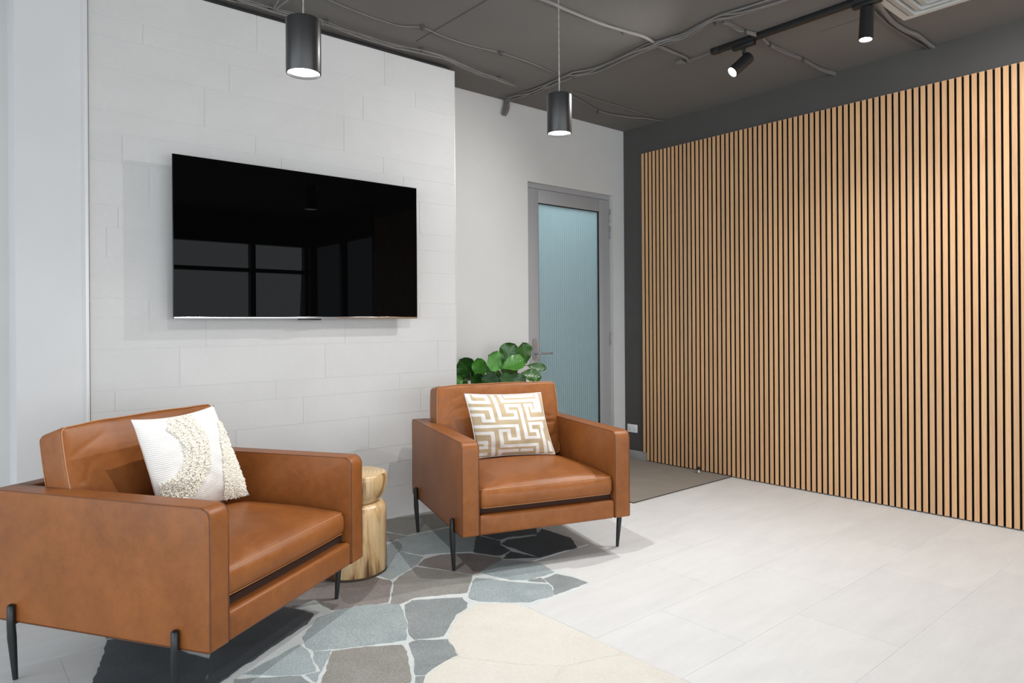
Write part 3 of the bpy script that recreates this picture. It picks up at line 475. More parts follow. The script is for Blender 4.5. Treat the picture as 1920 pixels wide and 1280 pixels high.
# ------------------------------------------------------------------ track and spotlights
TXc = 3.925
t = thing('lighting_track', 'black lighting track fixed under the dark ceiling', 'lighting track', (TXc, 2.54, ZC))
bm = bmesh.new(); box(bm, -.018, .018, -2.3, 0, -.034, 0, .002); obj('track_rail', bm, M['track_black'], t, 35)
mkbox('end_cap', (-.02, .02, -.004, .05, -.036, 0), M['track_black'], t, bev=.003)
def spot_head(y, label, direction, length, back, energy, angle):
    """adapter on the track, short stem, cylinder head aimed along direction"""
    t = thing('track_spotlight', label, 'spotlight', (TXc, y, ZC - .034), group='spotlights on the track')
    mkbox('track_adapter', (-.018, .018, -.075, .075, -.026, 0), M['track_black'], t, bev=.003)
    bm = bmesh.new(); cyl(bm, (0, 0, -.026), (0, 0, back.z + .01), .010, 16); obj('stem', bm, M['track_black'], t, 40)
    dd = Vector(direction).normalized(); q = dd.to_track_quat('-Z', 'Y').to_matrix()
    bm = bmesh.new(); R = .036; lathe(bm, [(R - .006, -length + .012), (R - .004, -length), (R, -length), (R, -.004), (R - .004, 0)], 40, cap0=False)
    for v in bm.verts: v.co = back + q @ v.co
    hd = obj('spot_head', bm, M['pendant_black'], t, 40)
    bm = bmesh.new(); lathe(bm, [(R - .0055, -length + .006), (R - .0055, -length + .009)], 32)
    for v in bm.verts: v.co = back + q @ v.co
    bmesh.ops.recalc_face_normals(bm, faces=bm.faces[:]); obj('lens', bm, M['spot_lamp'], t)
    spot_light('spot_lamp', back + dd * (length + .004), dd, energy, angle, 1.0, 0.0, t, (1, .993, .985))
    return t
spot_head(2.36, 'black spotlight tilted down at the near end of the track', (-.62, .30, -.60), .165, Vector((.045, -.012, -.075)), 140, 142)
spot_head(1.615, 'black spotlight pointing straight down, further right on the track', (-.10, .02, -1), .18, Vector((.004, 0, -.036)), 110, 150)
spot_head(.75, 'black spotlight beyond the right end of the view', (.55, .2, -.75), .17, Vector((-.02, 0, -.055)), 62, 150)

# ------------------------------------------------------------------ ceiling vent
t = thing('ceiling_vent', 'pale square louvred air vent in the dark ceiling, top right', 'air vent', (4.16, 1.36, ZC))
def frame(bm, o_, i_, z0, z1, zi0=None):
    for sx, sy, ex, ey in ((-1, -1, 1, -1), (1, -1, 1, 1), (1, 1, -1, 1), (-1, 1, -1, -1)):
        a = [(sx * o_, sy * o_), (ex * o_, ey * o_), (ex * i_, ey * i_), (sx * i_, sy * i_)]
        lo = [bm.verts.new((x, y, z0 if k < 2 else (zi0 if zi0 is not None else z0))) for k, (x, y) in enumerate(a)]; hi = [bm.verts.new((x, y, z1)) for x, y in a]
        bm.faces.new(lo[::-1]); bm.faces.new(hi)
        for k in range(4): bm.faces.new((lo[k], lo[(k + 1) % 4], hi[(k + 1) % 4], hi[k]))
bm = bmesh.new(); frame(bm, .245, .205, -.012, 0); bmesh.ops.recalc_face_normals(bm, faces=bm.faces[:]); fr_ = obj('vent_frame', bm, M['vent_white'], t)
bm = bmesh.new()
for o_ in (.195, .145, .095): frame(bm, o_, o_ - .042, -.004, .012, -.024)
bmesh.ops.recalc_face_normals(bm, faces=bm.faces[:])
for v in bm.verts: v.co.z -= .013
obj('louvres', bm, M['vent_white'], t)
mkbox('vent_throat', (-.205, .205, -.205, .205, -.001, 0), M['groove'], t)

# ------------------------------------------------------------------ ceiling cables
def cable(name, label, pts, n, rad, spread, group='cables clipped to the ceiling', twist=2.2, zlock=True, extra=None):
    P = smooth_path(pts, 5); bm = bmesh.new()
    for k in range(n):
        ph = 2 * math.pi * k / n; Q = []
        for i, p in enumerate(P):
            a = noise.noise(Vector((i * .13, k * 3.1, 1))) * twist + ph
            Q.append(Vector((p.x + math.cos(a) * spread, p.y + math.cos(a) * spread * .4, min(p.z + math.sin(a) * spread * .5, ZC - rad))))
        tube(bm, Q, rad, 6)
    if extra: extra(bm)
    return tag(obj(name, bm, M['cable_paint'], None, 60), label, 'cable', group)
def drop(bm):
    for k in range(7):
        o_ = Vector(((k - 3) * .006, -.004 * (k % 2), 0)); p = CABLES['drop']
        tube(bm, smooth_path([(3.53, 4.19, 3.018), Vector(p[0]) + o_, Vector(p[2]) + o_ * 1.6, Vector(p[4]) + o_ * 1.2 + Vector((0, 0, -.004 * (k % 3)))], 4), .0045, 6)
cable('cable_bundle', 'thick painted cable bundle running across the ceiling to the back wall, frayed end hanging down', CABLES['main'], 7, .0048, .026, extra=drop)
cable('cable_conduit', 'painted flexible conduit left of the thick cable bundle', CABLES['c1a'], 1, .011, 0)
cable('cable_conduit', 'short painted conduit dropping to the small junction box', CABLES['c1b'], 2, .007, .009)
cable('cable_feed', 'thin cable from the junction box to the end of the lighting track', CABLES['feed'], 1, .0035, 0)
cable('cable_conduit', 'painted cable pair between the thick bundle and the lighting track', [[3.60, CABLES['c2a'][1][1] + .01, 3.018]] + CABLES['c2a'][1:], 3, .006, .014)
cable('cable_conduit', 'painted cable pair between the lighting track and the top of the dark wall', CABLES['c2b'], 3, .006, .013)
cable('cable_conduit', 'thick painted conduit behind the downward spotlight, below the vent', [[CABLES['c3a'][0][0] - .3, CABLES['c3a'][0][1] + .02, 3.015]] + CABLES['c3a'], 1, .013, 0)
cable('cable_run', 'thin painted cable pair beside the thick conduit below the vent', [[CABLES['c3b'][0][0] - .25, CABLES['c3b'][0][1] - .01, 3.018]] + CABLES['c3b'], 2, .0045, .006)
cable('cable_bundle', 'painted cable bundle running just above the tiled feature wall', CABLES['left'], 4, .0036, .022)
cable('cable_run', 'thin painted cable crossing the ceiling between two small round clips', CABLES['thin'], 1, .003, 0)
cable('cable_run', 'thin sagging painted cable in the corner above the door', CABLES['thin2'], 2, .0045, .006)
cable('cable_run', 'straight thin painted cable near the corner above the door', CABLES['thin3'], 1, .004, 0)
for i, p in enumerate(CABLES['clips'] + CABLES['lclips']):
    bm = bmesh.new(); box(bm, p[0] - .014, p[0] + .014, p[1] - .005, p[1] + .005, ZC - .026, ZC, .002); cyl(bm, (p[0], p[1], ZC - .03), (p[0], p[1], ZC - .024), .006, 10)
    lab = ('small dark clip on the ceiling cables, %s' % ['left of centre', 'above the right pendant', 'on the conduit left of the bundle', 'on the pair left of the track', 'just right of the track', 'midway to the dark wall', 'on the sagging cable', 'on the bundle near the conduit', 'on the bundle near the track', 'on the bundle above the right pendant', 'by the left tie rods', 'at the far left top edge', 'right of the left pendant', 'above the television right end', 'above the wall corner'][i])
    tag(obj('cable_clip', bm, M['groove'], None, 40), lab, 'cable clip', 'small dark ceiling cable clips')
j = CABLES['jbox']; tag(mkbox('junction_box', (j[0] - .035, j[0] + .025, j[1] - .025, j[1] + .025, ZC - .03, ZC), M['ceiling_paint'], bev=.004), 'small painted junction box on the ceiling left of the track end', 'junction box')
p = CABLES['lclips'][0]; bm = bmesh.new(); cyl(bm, (p[0], p[1] - .045, ZC - .03), (p[0] - .03, p[1] - .32, ZC - .01), .004, 8); cyl(bm, (p[0] + .01, p[1] - .045, ZC - .03), (p[0] + .05, p[1] - .30, ZC - .01), .004, 8)
tag(obj('tie_rod', bm, M['cable_paint'], None, 40), 'pair of thin painted tie rods above the tiled wall, left of the pendant cord', 'tie rod')

# ------------------------------------------------------------------ power outlet, door stop
t = thing('power_outlet', 'white double power outlet low on the dark wall beside the slats', 'power outlet', (XW, 4.145, .278))
mkbox('face_plate', (-.010, 0, -.058, .058, -.037, .037), M['white_plastic'], t, bev=.003)
for s in (-1, 1): mkbox('rocker_switch', (-.013, -.0095, s * .028 - .008, s * .028 + .008, .014, .024), M['white_plastic'], t, bev=.001)
for s in (-1, 1):
    bm = bmesh.new()
    for dy, dz in ((-.007, -.004), (.007, -.004), (0, -.016)): box(bm, -.0106, -.0099, s * .028 + dy - .0012, s * .028 + dy + .0012, dz - .004, dz + .004)
    obj('socket', bm, M['rubber'], t)
t = thing('door_stop', 'small black and chrome door stop on the carpet by the slats', 'door stop', (4.86, 3.36, .005))
bm = bmesh.new(); lathe(bm, [(.022, 0), (.022, .004), (.012, .008), (.010, .03)], 24); obj('chrome_base', bm, M['chrome'], t, 40)
bm = bmesh.new(); lathe(bm, [(.012, .028), (.018, .031), (.018, .048), (.014, .052)], 24); obj('rubber_buffer', bm, M['rubber'], t, 40)
bm = bmesh.new(); tube(bm, smooth_path([(.012, 0, .012), (.03, .01, .03), (.045, .015, .012), (.05, .016, .006)], 4), .003, 8); obj('chrome_hook', bm, M['chrome'], t)

# ================================================================== ARMCHAIRS
HW, AT, DEP, ZB, ZT = .476, .089, .978, .200, .664
def grid_line(h, rr, n_mid, n_r=5):
    a = [-h + rr * (1 - math.cos(math.pi / 2 * k / n_r)) for k in range(n_r)]
    mid = [-h + rr + (2 * h - 2 * rr) * k / n_mid for k in range(n_mid + 1)]
    return a + mid + [-v for v in a[::-1]]
def rounded(hx, hy, hz, rr, nm, deform=None):
    X, Y, Z = grid_line(hx, rr, nm[0]), grid_line(hy, rr, nm[1]), grid_line(hz, rr, nm[2]); bm = bmesh.new(); cache = {}
    def V(x, y, z):
        k = (round(x, 6), round(y, 6), round(z, 6))
        if k not in cache:
            p = Vector((x, y, z)); q = Vector((max(-hx + rr, min(hx - rr, x)), max(-hy + rr, min(hy - rr, y)), max(-hz + rr, min(hz - rr, z)))); dd = p - q
            if dd.length > 1e-9: p = q + dd.normalized() * rr
            if deform: p = deform(p)
            cache[k] = bm.verts.new(p)
        return cache[k]
    for A, B, f in ((X, Y, lambda a, b, s: V(a, b, s * hz)), (X, Z, lambda a, b, s: V(a, s * hy, b)), (Y, Z, lambda a, b, s: V(s * hx, a, b))):
        for s in (-1, 1):
            for i in range(len(A) - 1):
                for k in range(len(B) - 1):
                    vs = [f(A[i], B[k], s), f(A[i + 1], B[k], s), f(A[i + 1], B[k + 1], s), f(A[i], B[k + 1], s)]
                    if len(set(vs)) == 4:
                        try: bm.faces.new(vs)
                        except ValueError: pass
    bmesh.ops.recalc_face_normals(bm, faces=bm.faces[:])
    for f in bm.faces: f.smooth = True
    return bm
def rrect(hx, hy, rr, n=6):
    out = []
    for cx_, cy_, a0 in ((hx - rr, hy - rr, 0), (-hx + rr, hy - rr, 90), (-hx + rr, -hy + rr, 180), (hx - rr, -hy + rr, 270)):
        for k in range(n + 1):
            a = math.radians(a0 + 90 * k / n); out.append((cx_ + rr * math.cos(a), cy_ + rr * math.sin(a)))
    # densify straight runs
    res = []
    for i in range(len(out)):
        a, b = Vector(out[i]), Vector(out[(i + 1) % len(out)]); k = max(1, int((b - a).length / .03))
        for q in range(k): res.append(a.lerp(b, q / k))
    return res
def arm_profile():
    P = []
    def arc(cy_, cz_, rr, a0, a1, n=7):
        for k in range(n + 1):
            a = math.radians(a0 + (a1 - a0) * k / n); P.append((cy_ + rr * math.cos(a), cz_ + rr * math.sin(a)))
    arc(.038, ZT - .038, .038, 180, 90); arc(DEP - .03, ZT - .03, .03, 90, 0); arc(DEP - .02, ZB + .02, .02, 0, -90, 4); arc(.010, ZB + .010, .010, 270, 180, 4)
    return P
def make_armchair(label):
    t = thing('armchair', label, 'armchair', group='tan leather armchairs')
    prof = arm_profile()
    for s in (-1, 1):
        bm = bmesh.new(); xo, xi = s * HW, s * (HW - AT)
        A = [bm.verts.new((xo, y, z)) for y, z in prof]; B = [bm.verts.new((xi, y, z)) for y, z in prof]; n = len(prof)
        fa = bm.faces.new(A); fb = bm.faces.new(B[::-1])
        for k in range(n): bm.faces.new((A[k], B[k], B[(k + 1) % n], A[(k + 1) % n]))
        ed = [e for e in bm.edges if (e.verts[0].co.x == e.verts[1].co.x)]
        bmesh.ops.bevel(bm, geom=ed, offset=.009, segments=4, affect='EDGES', profile=.5)
        bmesh.ops.recalc_face_normals(bm, faces=bm.faces[:])
        a = obj('arm', bm, M['leather'], t, 40)
        bm = bmesh.new(); cyc, czc = DEP / 2, (ZT + ZB) / 2
        for x in (xo - s * .0014, xi + s * .0014):
            for k in range(n): pass
            tube(bm, [(x, cyc + (y - cyc) * (1 - .0018 / (DEP / 2)), czc + (z - czc) * (1 - .0018 / ((ZT - ZB) / 2))) for y, z in dens(prof)], .0021, 6, closed=True)
        obj('arm_seam', bm, M['seam'], a)
    bm = bmesh.new(); box(bm, -HW + AT + .001, HW - AT - .001, DEP - .085, DEP - .003, ZB, ZT - .004, .012, 4); obj('back_frame', bm, M['leather'], t, 40)
    bm = bmesh.new(); box(bm, -HW + AT + .001, HW - AT - .001, .004, .085, ZB - .002, .298, .016, 5); obj('front_rail', bm, M['leather'], t, 40)
    bm = bmesh.new(); box(bm, -HW + AT + .001, HW - AT - .001, .05, DEP - .086, ZB + .004, .322); obj('seat_deck', bm, M['deck'], t)
    # seat cushion
    hx, hy, hz = HW - AT - .004, .335, .053
    def dz(p):
        u, v = p.x / hx, p.y / hy; q = Vector(p)
        c = max(0, 1 - abs(u) ** 3.4) * max(0, 1 - abs(v) ** 3.4)
        if p.z > 0: q.z += .050 * c * (p.z / hz) + .0022 * noise.noise(Vector((p.x * 9, p.y * 9, 0))) * c
        else: q.z = max(q.z, -hz)
        if v < -.9: q.y -= .016 * max(0, 1 - abs(u) ** 3) * max(0, 1 - (p.z / hz) ** 2)
        if v < -.9: q.y += .0018 * math.sin(p.x * 60 + noise.noise(Vector((p.x * 9, 0, 0))) * 3) * max(0, 1 - abs(p.z / hz)) * max(0, noise.noise(Vector((p.x * 5, 7, 0))))
        return q
    cz = .322 + hz; cyy = .006 + hy
    bm = rounded(hx, hy, hz, .034, (36, 32, 4), dz)
    for v in bm.verts: v.co += Vector((0, cyy, cz))
    sc = obj('seat_cushion', bm, M['leather'], t)
    bm = bmesh.new()
    for zz in (hz - .0095, -hz + .0095): tube(bm, [dz(Vector((p.x, p.y, zz))) + Vector((0, cyy, cz)) for p in rrect(hx - .0095, hy - .0095, .0245)], .0021, 6, closed=True)
    obj('seat_piping', bm, M['piping'], sc)
    # back cushion
    bx, by, bz = HW - AT - .002, .076, .225
    lean = math.radians(8.5)
    def db(p):
        u, w_ = p.x / bx, p.z / bz; q = Vector(p); c = max(0, 1 - abs(u) ** 2.4) * max(0, 1 - abs(w_) ** 2.4)
        if p.y < 0: q.y -= .034 * c + .010 * c * noise.noise(Vector((p.x * 4, 0, p.z * 4)))
        # puckers running in from the piped ends
        e = max(0, abs(u) - .42) / .58; s_ = p.z * 30 + (abs(u) - 1) * 5 * (1 if p.z > 0 else -1) + 1.6 * noise.noise(Vector((p.x * 7, 1, p.z * 7)))
        fold = (1 - abs(math.sin(s_))) ** 2.5 * (.65 + .9 * noise.noise(Vector((p.z * 6, 4, u * 2))))
        q.y += (.013 * fold * e * (1 - abs(u) ** 12) * (1 - abs(w_) ** 6)) * (1 if p.y < 0 else .2)
        if abs(u) > .9: q.x += math.copysign(-.012 * (1 - w_ * w_), u) * (1 if abs(u) > .97 else .5)
        if w_ > .8: q.z += .006 * max(0, 1 - u * u) + .004 * noise.noise(Vector((p.x * 7, 3, 0)))
        return q
    bm = rounded(bx, by, bz, .018, (72, 5, 48), db)
    R = Matrix.Rotation(-lean, 3, 'X'); off = Vector((0, .775, .418 + bz + .004))
    for v in bm.verts: v.co = R @ v.co + off
    bc = obj('back_cushion', bm, M['leather'], t)
    bm = bmesh.new()
    for yy in (-by + .003, by - .003): tube(bm, [R @ db(Vector((p.x, yy + (0), p.y))) + off for p in rrect(bx - .003, bz - .003, .022)], .0022, 6, closed=True)
    obj('back_piping', bm, M['piping'], bc)
    for sx in (-1, 1):
        for (yf_, yt_) in ((.137, .128), (.841, .846)):
            bm = bmesh.new(); xt, xb = sx * (HW + .0125), sx * (HW + .002)
            tube(bm, [(xt, yt_, .268), (xt, yt_, .262), (xt, yt_, .20), (xt - sx * .002, yt_ * .8 + yf_ * .2, .15), (xb, yf_, 0)], [.006, .0125, .0135, .0145, .0085], 16)
            tube(bm, [(xt, yt_, ZB - .004), (sx * (HW - .05), yt_, ZB - .004)], .004, 6)
            obj('leg', bm, M['leg'], t, 50)
    return t
def dens(prof):
    out = []; n = len(prof)
    for i in range(n):
        a, b = Vector(prof[i]), Vector(prof[(i + 1) % n]); k = max(1, int((b - a).length / .05))
        for q in range(k): out.append(tuple(a.lerp(b, q / k)))
    return out
chA = make_armchair('tan leather armchair nearest the camera at left, holding the shaggy white cushion')
chA.location = (1.088, 2.552, 0); chA.rotation_euler = (0, 0, math.radians(32.12))
kids = lambda o: [x for x in list(bpy.data.objects) if x.parent == o]
chB = chA.copy(); C.objects.link(chB)
for ch in kids(chA):
    c = ch.copy(); C.objects.link(c); c.parent = chB
    for g2 in kids(ch): dcp = g2.copy(); C.objects.link(dcp); dcp.parent = c
for ch in kids(chA):
    if ch.name.startswith('seat_cushion'): ch.location = (0, .020, .007)
    if ch.name.startswith('back_cushion'): ch.scale = (.992, .76, 1); ch.rotation_euler = (math.radians(-8), 0, 0); ch.location = (0, .065, .088)
chB['label'] = 'tan leather armchair right of the log stool, holding the cushion with a maze pattern'
chB.location = (2.445, 2.587, 0); chB.rotation_euler = (0, 0, math.radians(-17.79))
for c_ in (chA, chB): c_.location.z = .0035

# ================================================================== SCATTER CUSHIONS
def place(lc, chair): return Matrix.Translation(chair.location) @ chair.rotation_euler.to_matrix().to_4x4() @ Vector(lc)
def pillow_fn(TL, TR, BR, BL, T, pinch=.05, seed=0):
    TL, TR, BR, BL = map(Vector, (TL, TR, BR, BL)); nrm = ((TR - TL).cross(BL - TL)).normalized()
    cen = (TL + TR + BR + BL) / 4
    def S(u, v, side):
        a, b = 2 * u - 1, 2 * v - 1
        # concave edges
        uu = .5 + (u - .5) * (1 - pinch * (1 - b * b)); vv = .5 + (v - .5) * (1 - pinch * (1 - a * a))
        p = (TL * (1 - uu) + TR * uu) * (1 - vv) + (BL * (1 - uu) + BR * uu) * vv
        th = T * (max(0, (1 - abs(a) ** 2.3)) * max(0, (1 - abs(b) ** 2.3))) ** .62
        edge = max(abs(a), abs(b)); wr = noise.noise(Vector((u * 7, v * 7, seed))) * .006 * min(1, 4 * (1 - edge)) + noise.noise(Vector((u * 22, v * 22, seed + 3))) * .004 * max(0, edge - .55) * (1 - edge) * 8
        return p + nrm * side * (th + wr * (1 if th > .003 else 0))
    return S, nrm
def pillow(name, label, S, nrm, side_front, N_, mats, mask=None, loc=(0, 0, 0)):
    """front face is the side whose normal sign is side_front; body carries the cloth"""
    loc = Vector(loc); bm = bmesh.new(); uvl = bm.loops.layers.uv.new('UVMap'); G = {}
    for sd in (1, -1):
        for i in range(N_ + 1):
            for k in range(N_ + 1):
                edge = i in (0, N_) or k in (0, N_)
                key = (i, k, 0 if edge else sd)
                if key not in G: G[key] = bm.verts.new(S(i / N_, k / N_, sd * side_front) - loc)
        for i in range(N_):
            for k in range(N_):
                f = lambda a, b: G[(a, b, 0 if (a in (0, N_) or b in (0, N_)) else sd)]
                vs = [f(i, k), f(i + 1, k), f(i + 1, k + 1), f(i, k + 1)]
                fc = bm.faces.new(vs); fc.smooth = True
                for lp, (a, b) in zip(fc.loops, ((i, k), (i + 1, k), (i + 1, k + 1), (i, k + 1))): lp[uvl].uv = (a / N_, 1 - b / N_)
                if sd == -1: fc.material_index = len(mats) - 1
                elif mask: fc.material_index = mask(i, k)
    bmesh.ops.recalc_face_normals(bm, faces=bm.faces[:]); return bm
# maze-pattern cushion on the right chair
q = [place(p, chB) for p in ((-.265, .585, .842), (.222, .590, .828), (.262, .480, .472), (-.205, .545, .472))]
S, nr = pillow_fn(*q, .074, .050, 2); side = 1 if nr.dot(Vector((0, 0, 1.25)) - q[0]) > 0 else -1
loc = (q[2] + q[3]) / 2
t = thing('scatter_cushion', 'square white cushion with gold maze pattern on the right armchair', 'cushion', loc, group=None)
MAZE = [[(0.331, -0.02), (0.331, 0.189), (0.331, 0.389), (0.544, 0.389), (0.544, 0.279), (0.45, 0.279), (0.45, 0.185), (0.625, 0.185), (0.625, 0.719), (0.802, 0.719), (0.802, 0.609), (0.709, 0.609), (0.709, 0.492), (0.893, 0.492), (0.893, 0.551)],
 [(0.427, -0.02), (0.427, 0.111), (0.864, 0.111), (0.864, 0.285)],
 [(0.716, 0.186), (0.716, 0.414), (0.962, 0.414)],
 [(0.713, 0.187), (0.796, 0.187), (0.796, 0.287), (0.905, 0.287)],
 [(0.026, 0.513), (0.526, 0.513), (0.526, 0.73), (0.405, 0.73), (0.405, 0.588), (0.3, 0.588), (0.3, 0.838), (0.766, 0.838), (0.766, 0.997)],
 [(0.006, 0.229), (0.235, 0.229), (0.235, 0.424), (0.125, 0.424), (0.125, 0.33), (0.003, 0.33)],
 [(0.013, 0.618), (0.195, 0.618), (0.195, 1.004)],
 [(0.878, 0.532), (0.878, 0.965)],
 [(0.021, 0.128), (0.242, 0.128), (0.242, 0.025), (0.11, 0.025)],
 [(0.282, 0.922), (0.493, 0.922)],
 [(0.277, 0.919), (0.277, 0.982)],
 [(0.561, 0.921), (0.682, 0.921)],
 [(0.035, 0.762), (0.11, 0.762)],
 [(0.024, 0.842), (0.104, 0.842)],
 [(0.107, 0.759), (0.107, 0.839)],
 [(0.018, 0.949), (0.097, 0.949)],
 [(0.922, 0.032), (0.922, 0.291)],
 [(0.495, 0.035), (0.608, 0.035)],
 [(0.664, 0.036), (0.857, 0.036)],
 [(0.028, 0.014), (0.028, 0.103)],
 [(0.953, 0.811), (0.953, 0.933)]]      # white bands, axis-parallel, in cloth units (u right, v down)
def band_distance(u, v):
    d = 9.
    for l in MAZE:
        for p, q_ in zip(l, l[1:]): d = min(d, max(min(p[0], q_[0]) - u, u - max(p[0], q_[0]), min(p[1], q_[1]) - v, v - max(p[1], q_[1])))
    return d + 1
bm = pillow('x', '', S, nr, side, 100, [0, 1], None, loc); dl = bm.verts.layers.float.new('band_distance'); uvq = bm.loops.layers.uv['UVMap']
for f in bm.faces:
    for lp in f.loops: lp.vert[dl] = band_distance(lp[uvq].uv[0], 1 - lp[uvq].uv[1]) if lp.vert[dl] == 0 else lp.vert[dl]
obj('cushion_cover', bm, [M['maze_cloth'], M['cotton_back']], t)
bm = bmesh.new(); e = [(k / 24, 0) for k in range(24)] + [(1, k / 24) for k in range(24)] + [(1 - k / 24, 1) for k in range(24)] + [(0, 1 - k / 24) for k in range(24)]
tube(bm, [S(u, v, 0) - loc for u, v in e], .0028, 6, closed=True); obj('edge_piping', bm, M['cloth_white'], t)
# shaggy cushion on the left chair
q = [place(p, chA) for p in ((-.245, .560, .897), (.197, .565, .900), (.318, .475, .484), (-.165, .50, .484))]
S, nr = pillow_fn(*q, .080, .085, 9); side = 1 if nr.dot(Vector((0, 0, 1.25)) - q[0]) > 0 else -1
loc = (q[2] + q[3]) / 2
t = thing('scatter_cushion', 'white ribbed cushion with shaggy cream tufted bands on the left armchair', 'cushion', loc)
obj('cushion_cover', pillow('x', '', S, nr, side, 48, [0, 1], None, loc), [M['cotton'], M['cotton_back']], t)
TLp, TRp, BRp, BLp = (110, 240), (985, 110), (1300, 1040), (400, 1150)
def pxy(u, v): return [(TLp[c] * (1 - u) + TRp[c] * u) * (1 - v) + (BLp[c] * (1 - u) + BRp[c] * u) * v for c in (0, 1)]
bm = bmesh.new(); rnd = random.Random(3); cnt = 0
for _ in range(60000):
    u, v = rnd.random(), rnd.random()
    if not (.015 < u < .985 and .015 < v < .985): continue
    x, y = pxy(u, v); x += 125 * max(0, (1 - abs(2 * u - 1) ** 2.3) * (1 - abs(2 * v - 1) ** 2.3)) ** .62; dd = math.hypot(x - 330, y - 560); on = False
    if 235 < dd < 520 and x > 250 + (y < 560) * 60 and not (x < 345 + (560 - y) * .28 and y < 560): on = abs(((dd - 235) / 71.) % 1 - .5) < .40
    if x > 985 + .02 * (y - 400) and y > 280 and (x - 985) < 260: on = on or abs(((x - 985) / 75.) % 1 - .5) < .46
    if not on: continue
    cnt += 1
    if cnt > 11000: break
    c0 = S(u, v, side) - loc; sz = .0034 * rnd.uniform(.7, 1.35); nn = nr * side; hgt = rnd.uniform(.002, .009)
    dv = (nn + Vector((rnd.gauss(0, .5), rnd.gauss(0, .5), rnd.gauss(-.2, .5)))).normalized()
    ctr = c0 + dv * hgt; a1 = dv.orthogonal().normalized(); a2 = dv.cross(a1)
    ring = [bm.verts.new(ctr + (a1 * math.cos(k * 1.5708 + u * 9) + a2 * math.sin(k * 1.5708 + u * 9)) * sz) for k in range(4)]
    tp = bm.verts.new(ctr + dv * sz * 1.2); bt = bm.verts.new(c0 - nn * .002)
    for k in range(4):
        for f in ((ring[k], ring[(k + 1) % 4], tp), (ring[(k + 1) % 4], ring[k], bt)): bm.faces.new(f).smooth = True
o = obj('tufted_yarn', bm, M['yarn'], t); o['label'] = 'shaggy cream yarn tufts in curved bands'

# ================================================================== LOG STOOL
t = thing('log_stool', 'carved round log stool with a narrow waist between the two armchairs', 'stool', (1.652, 3.205, .0035))
wob = lambda a, z: .018 * math.sin(a * 2 + 1 + z) + .012 * math.sin(a * 3 + 2 + z * 4) + .006 * math.sin(a * 7 + z * 9)
R0 = .166
bm = bmesh.new(); lathe(bm, [(R0 * .97, 0), (R0, .014), (R0 * 1.0, .05), (R0 * .985, .15), (R0 * .99, .27), (R0 * .985, .305), (R0 * .96, .330), (R0 * .90, .344), (R0 * .80, .353), (R0 * .6, .356)], 64, wob=wob)
base = obj('base', bm, M['log_side'], t, 50)
bm = bmesh.new(); lathe(bm, [(R0 * .60, .346), (R0 * .73, .352), (R0 * .77, .358), (R0 * .87, .375), (R0 * .95, .402), (R0 * .995, .435), (R0 * 1.01, .470), (R0 * 1.0, .486), (R0 * .975, .494), (R0 * .95, .4965)], 64, wob=wob, cap1=False)
top = [v for v in bm.verts if v.co.z > .496]; sv = sorted(top, key=lambda v: math.atan2(v.co.y, v.co.x)); f = bm.faces.new(sv); f.material_index = 1
if f.normal.z < 0: f.normal_flip()
obj('seat', bm, [M['log_side'], M['log_top']], t, 50)
bm = bmesh.new(); lathe(bm, [(R0 * .985, 0), (R0 * 1.008, .004), (R0 * 1.006, .009), (R0 * .99, .011)], 64, wob=wob); obj('foot_ring', bm, M['bark'], t, 50)

# ================================================================== FIDDLE-LEAF PLANT
t = thing('potted_fig_plant', 'fiddle-leaf fig with broad glossy leaves rising behind the right armchair', 'plant', (3.30, 3.93, 0))
O = Vector((3.30, 3.93, 0))
bm = bmesh.new(); lathe(bm, [(.115, 0), (.125, .01), (.155, .30), (.158, .31), (.148, .31), (.143, .27)], 40, cap1=False); obj('planter_pot', bm, M['pot'], t, 40)
bm = bmesh.new(); lathe(bm, [(.01, .268), (.142, .27)], 32, cap1=False); bm.faces.new; obj('soil', bm, M['soil'], t)
bm = bmesh.new(); stems = [[(3.30, 3.93, .25), (3.27, 3.95, .55), (3.20, 3.95, .80), (3.17, 3.96, .97)], [(3.31, 3.94, .25), (3.36, 3.97, .55), (3.42, 3.99, .80), (3.45, 4.0, 1.0)], [(3.29, 3.92, .25), (3.18, 3.96, .5), (3.02, 3.98, .75), (2.98, 3.98, .90)]]
nodes = []
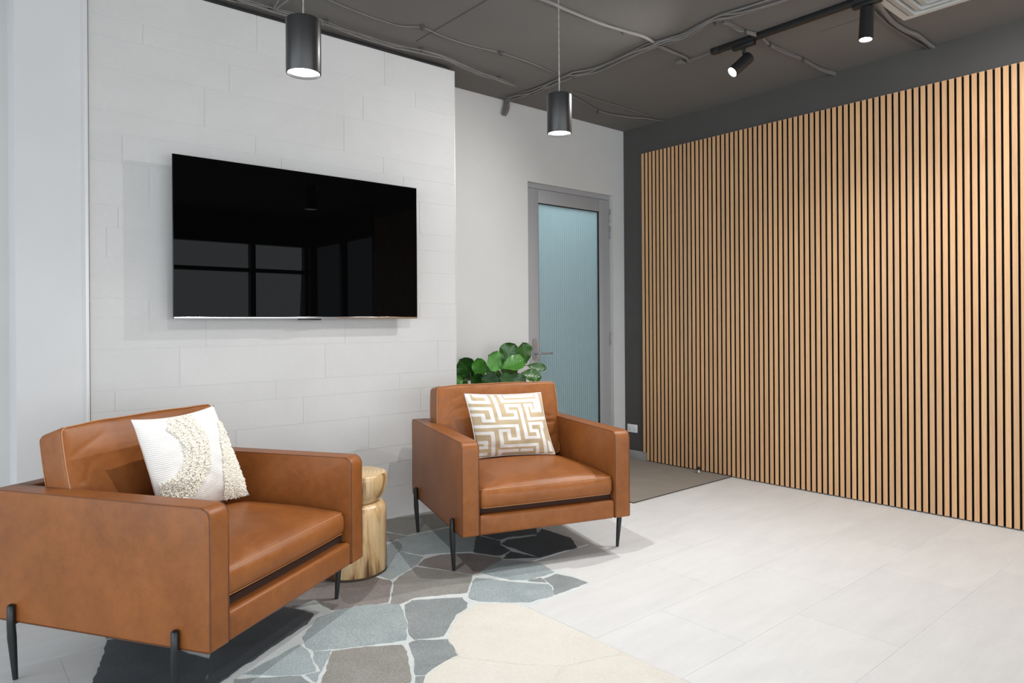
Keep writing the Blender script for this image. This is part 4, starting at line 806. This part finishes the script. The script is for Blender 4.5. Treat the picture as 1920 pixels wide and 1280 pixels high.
for s_ in stems:
    P = smooth_path(s_, 6); tube(bm, [p - O for p in P], [.010 * (1 - .5 * i / len(P)) for i in range(len(P))], 8); nodes += [p for p in P if p.z > .6]
for B_, T_, w_, tone in LEAVES:
    B_ = Vector(B_); nb = min(nodes, key=lambda p: (p - B_).length + max(0, (p.z - B_.z)) * 2); tube(bm, [nb - O, nb.lerp(B_, .6) - O + Vector((0, 0, .01)), B_ - O], .0032, 6)
obj('stems', bm, M['stem'], t)
bm = bmesh.new(); uvl = bm.loops.layers.uv.new('UVMap'); tl = bm.verts.layers.float.new('leaf_tone'); rnd = random.Random(5)
def leaf(B_, T_, wd, tone, k):
    B_, T_ = Vector(B_), Vector(T_); ax = T_ - B_; ln = ax.length; ax.normalize(); view = (Vector((0, 0, 1.25)) - B_).normalized()
    nn = (view + Vector((rnd.uniform(-.45, .45), 0, rnd.uniform(.0, .55)))).normalized(); nn = (nn - ax * nn.dot(ax)).normalized(); sd = ax.cross(nn)
    nl, nw = 16, 8; G = []
    for i in range(nl + 1):
        s_ = i / nl; hw_ = wd / 2 * (math.sin(math.pi * s_ ** 1.25) ** .62 if 0 < s_ < 1 else 0) * (.72 + .42 * s_); row = []
        if s_ < .12: hw_ *= s_ / .12
        for j in range(nw + 1):
            c = 2 * j / nw - 1
            z = .10 * wd * abs(c) ** 1.3 - .25 * ln * .35 * (s_ - .4) ** 2 + .045 * wd * math.sin(s_ * 16 + c * 2 + k) * abs(c) ** 2
            row.append(bm.verts.new(B_ - O + ax * ln * s_ + sd * c * hw_ + nn * z)); row[-1][tl] = tone / 4
        G.append(row)
    for i in range(nl):
        for j in range(nw):
            vs = [G[i][j], G[i][j + 1], G[i + 1][j + 1], G[i + 1][j]]; f = bm.faces.new(vs); f.smooth = True
            for lp, (a, b) in zip(f.loops, ((i, j), (i, j + 1), (i + 1, j + 1), (i + 1, j))): lp[uvl].uv = (2 * b / nw - 1, a / nl)
for k, (B_, T_, w_, tone) in enumerate(LEAVES): leaf(B_, T_, w_ * 1.65, tone, k)
for v in bm.verts:
    if v.co.y + O.y > 4.215: v.co.y = 4.215 - O.y
obj('foliage', bm, M['leaf'], t)
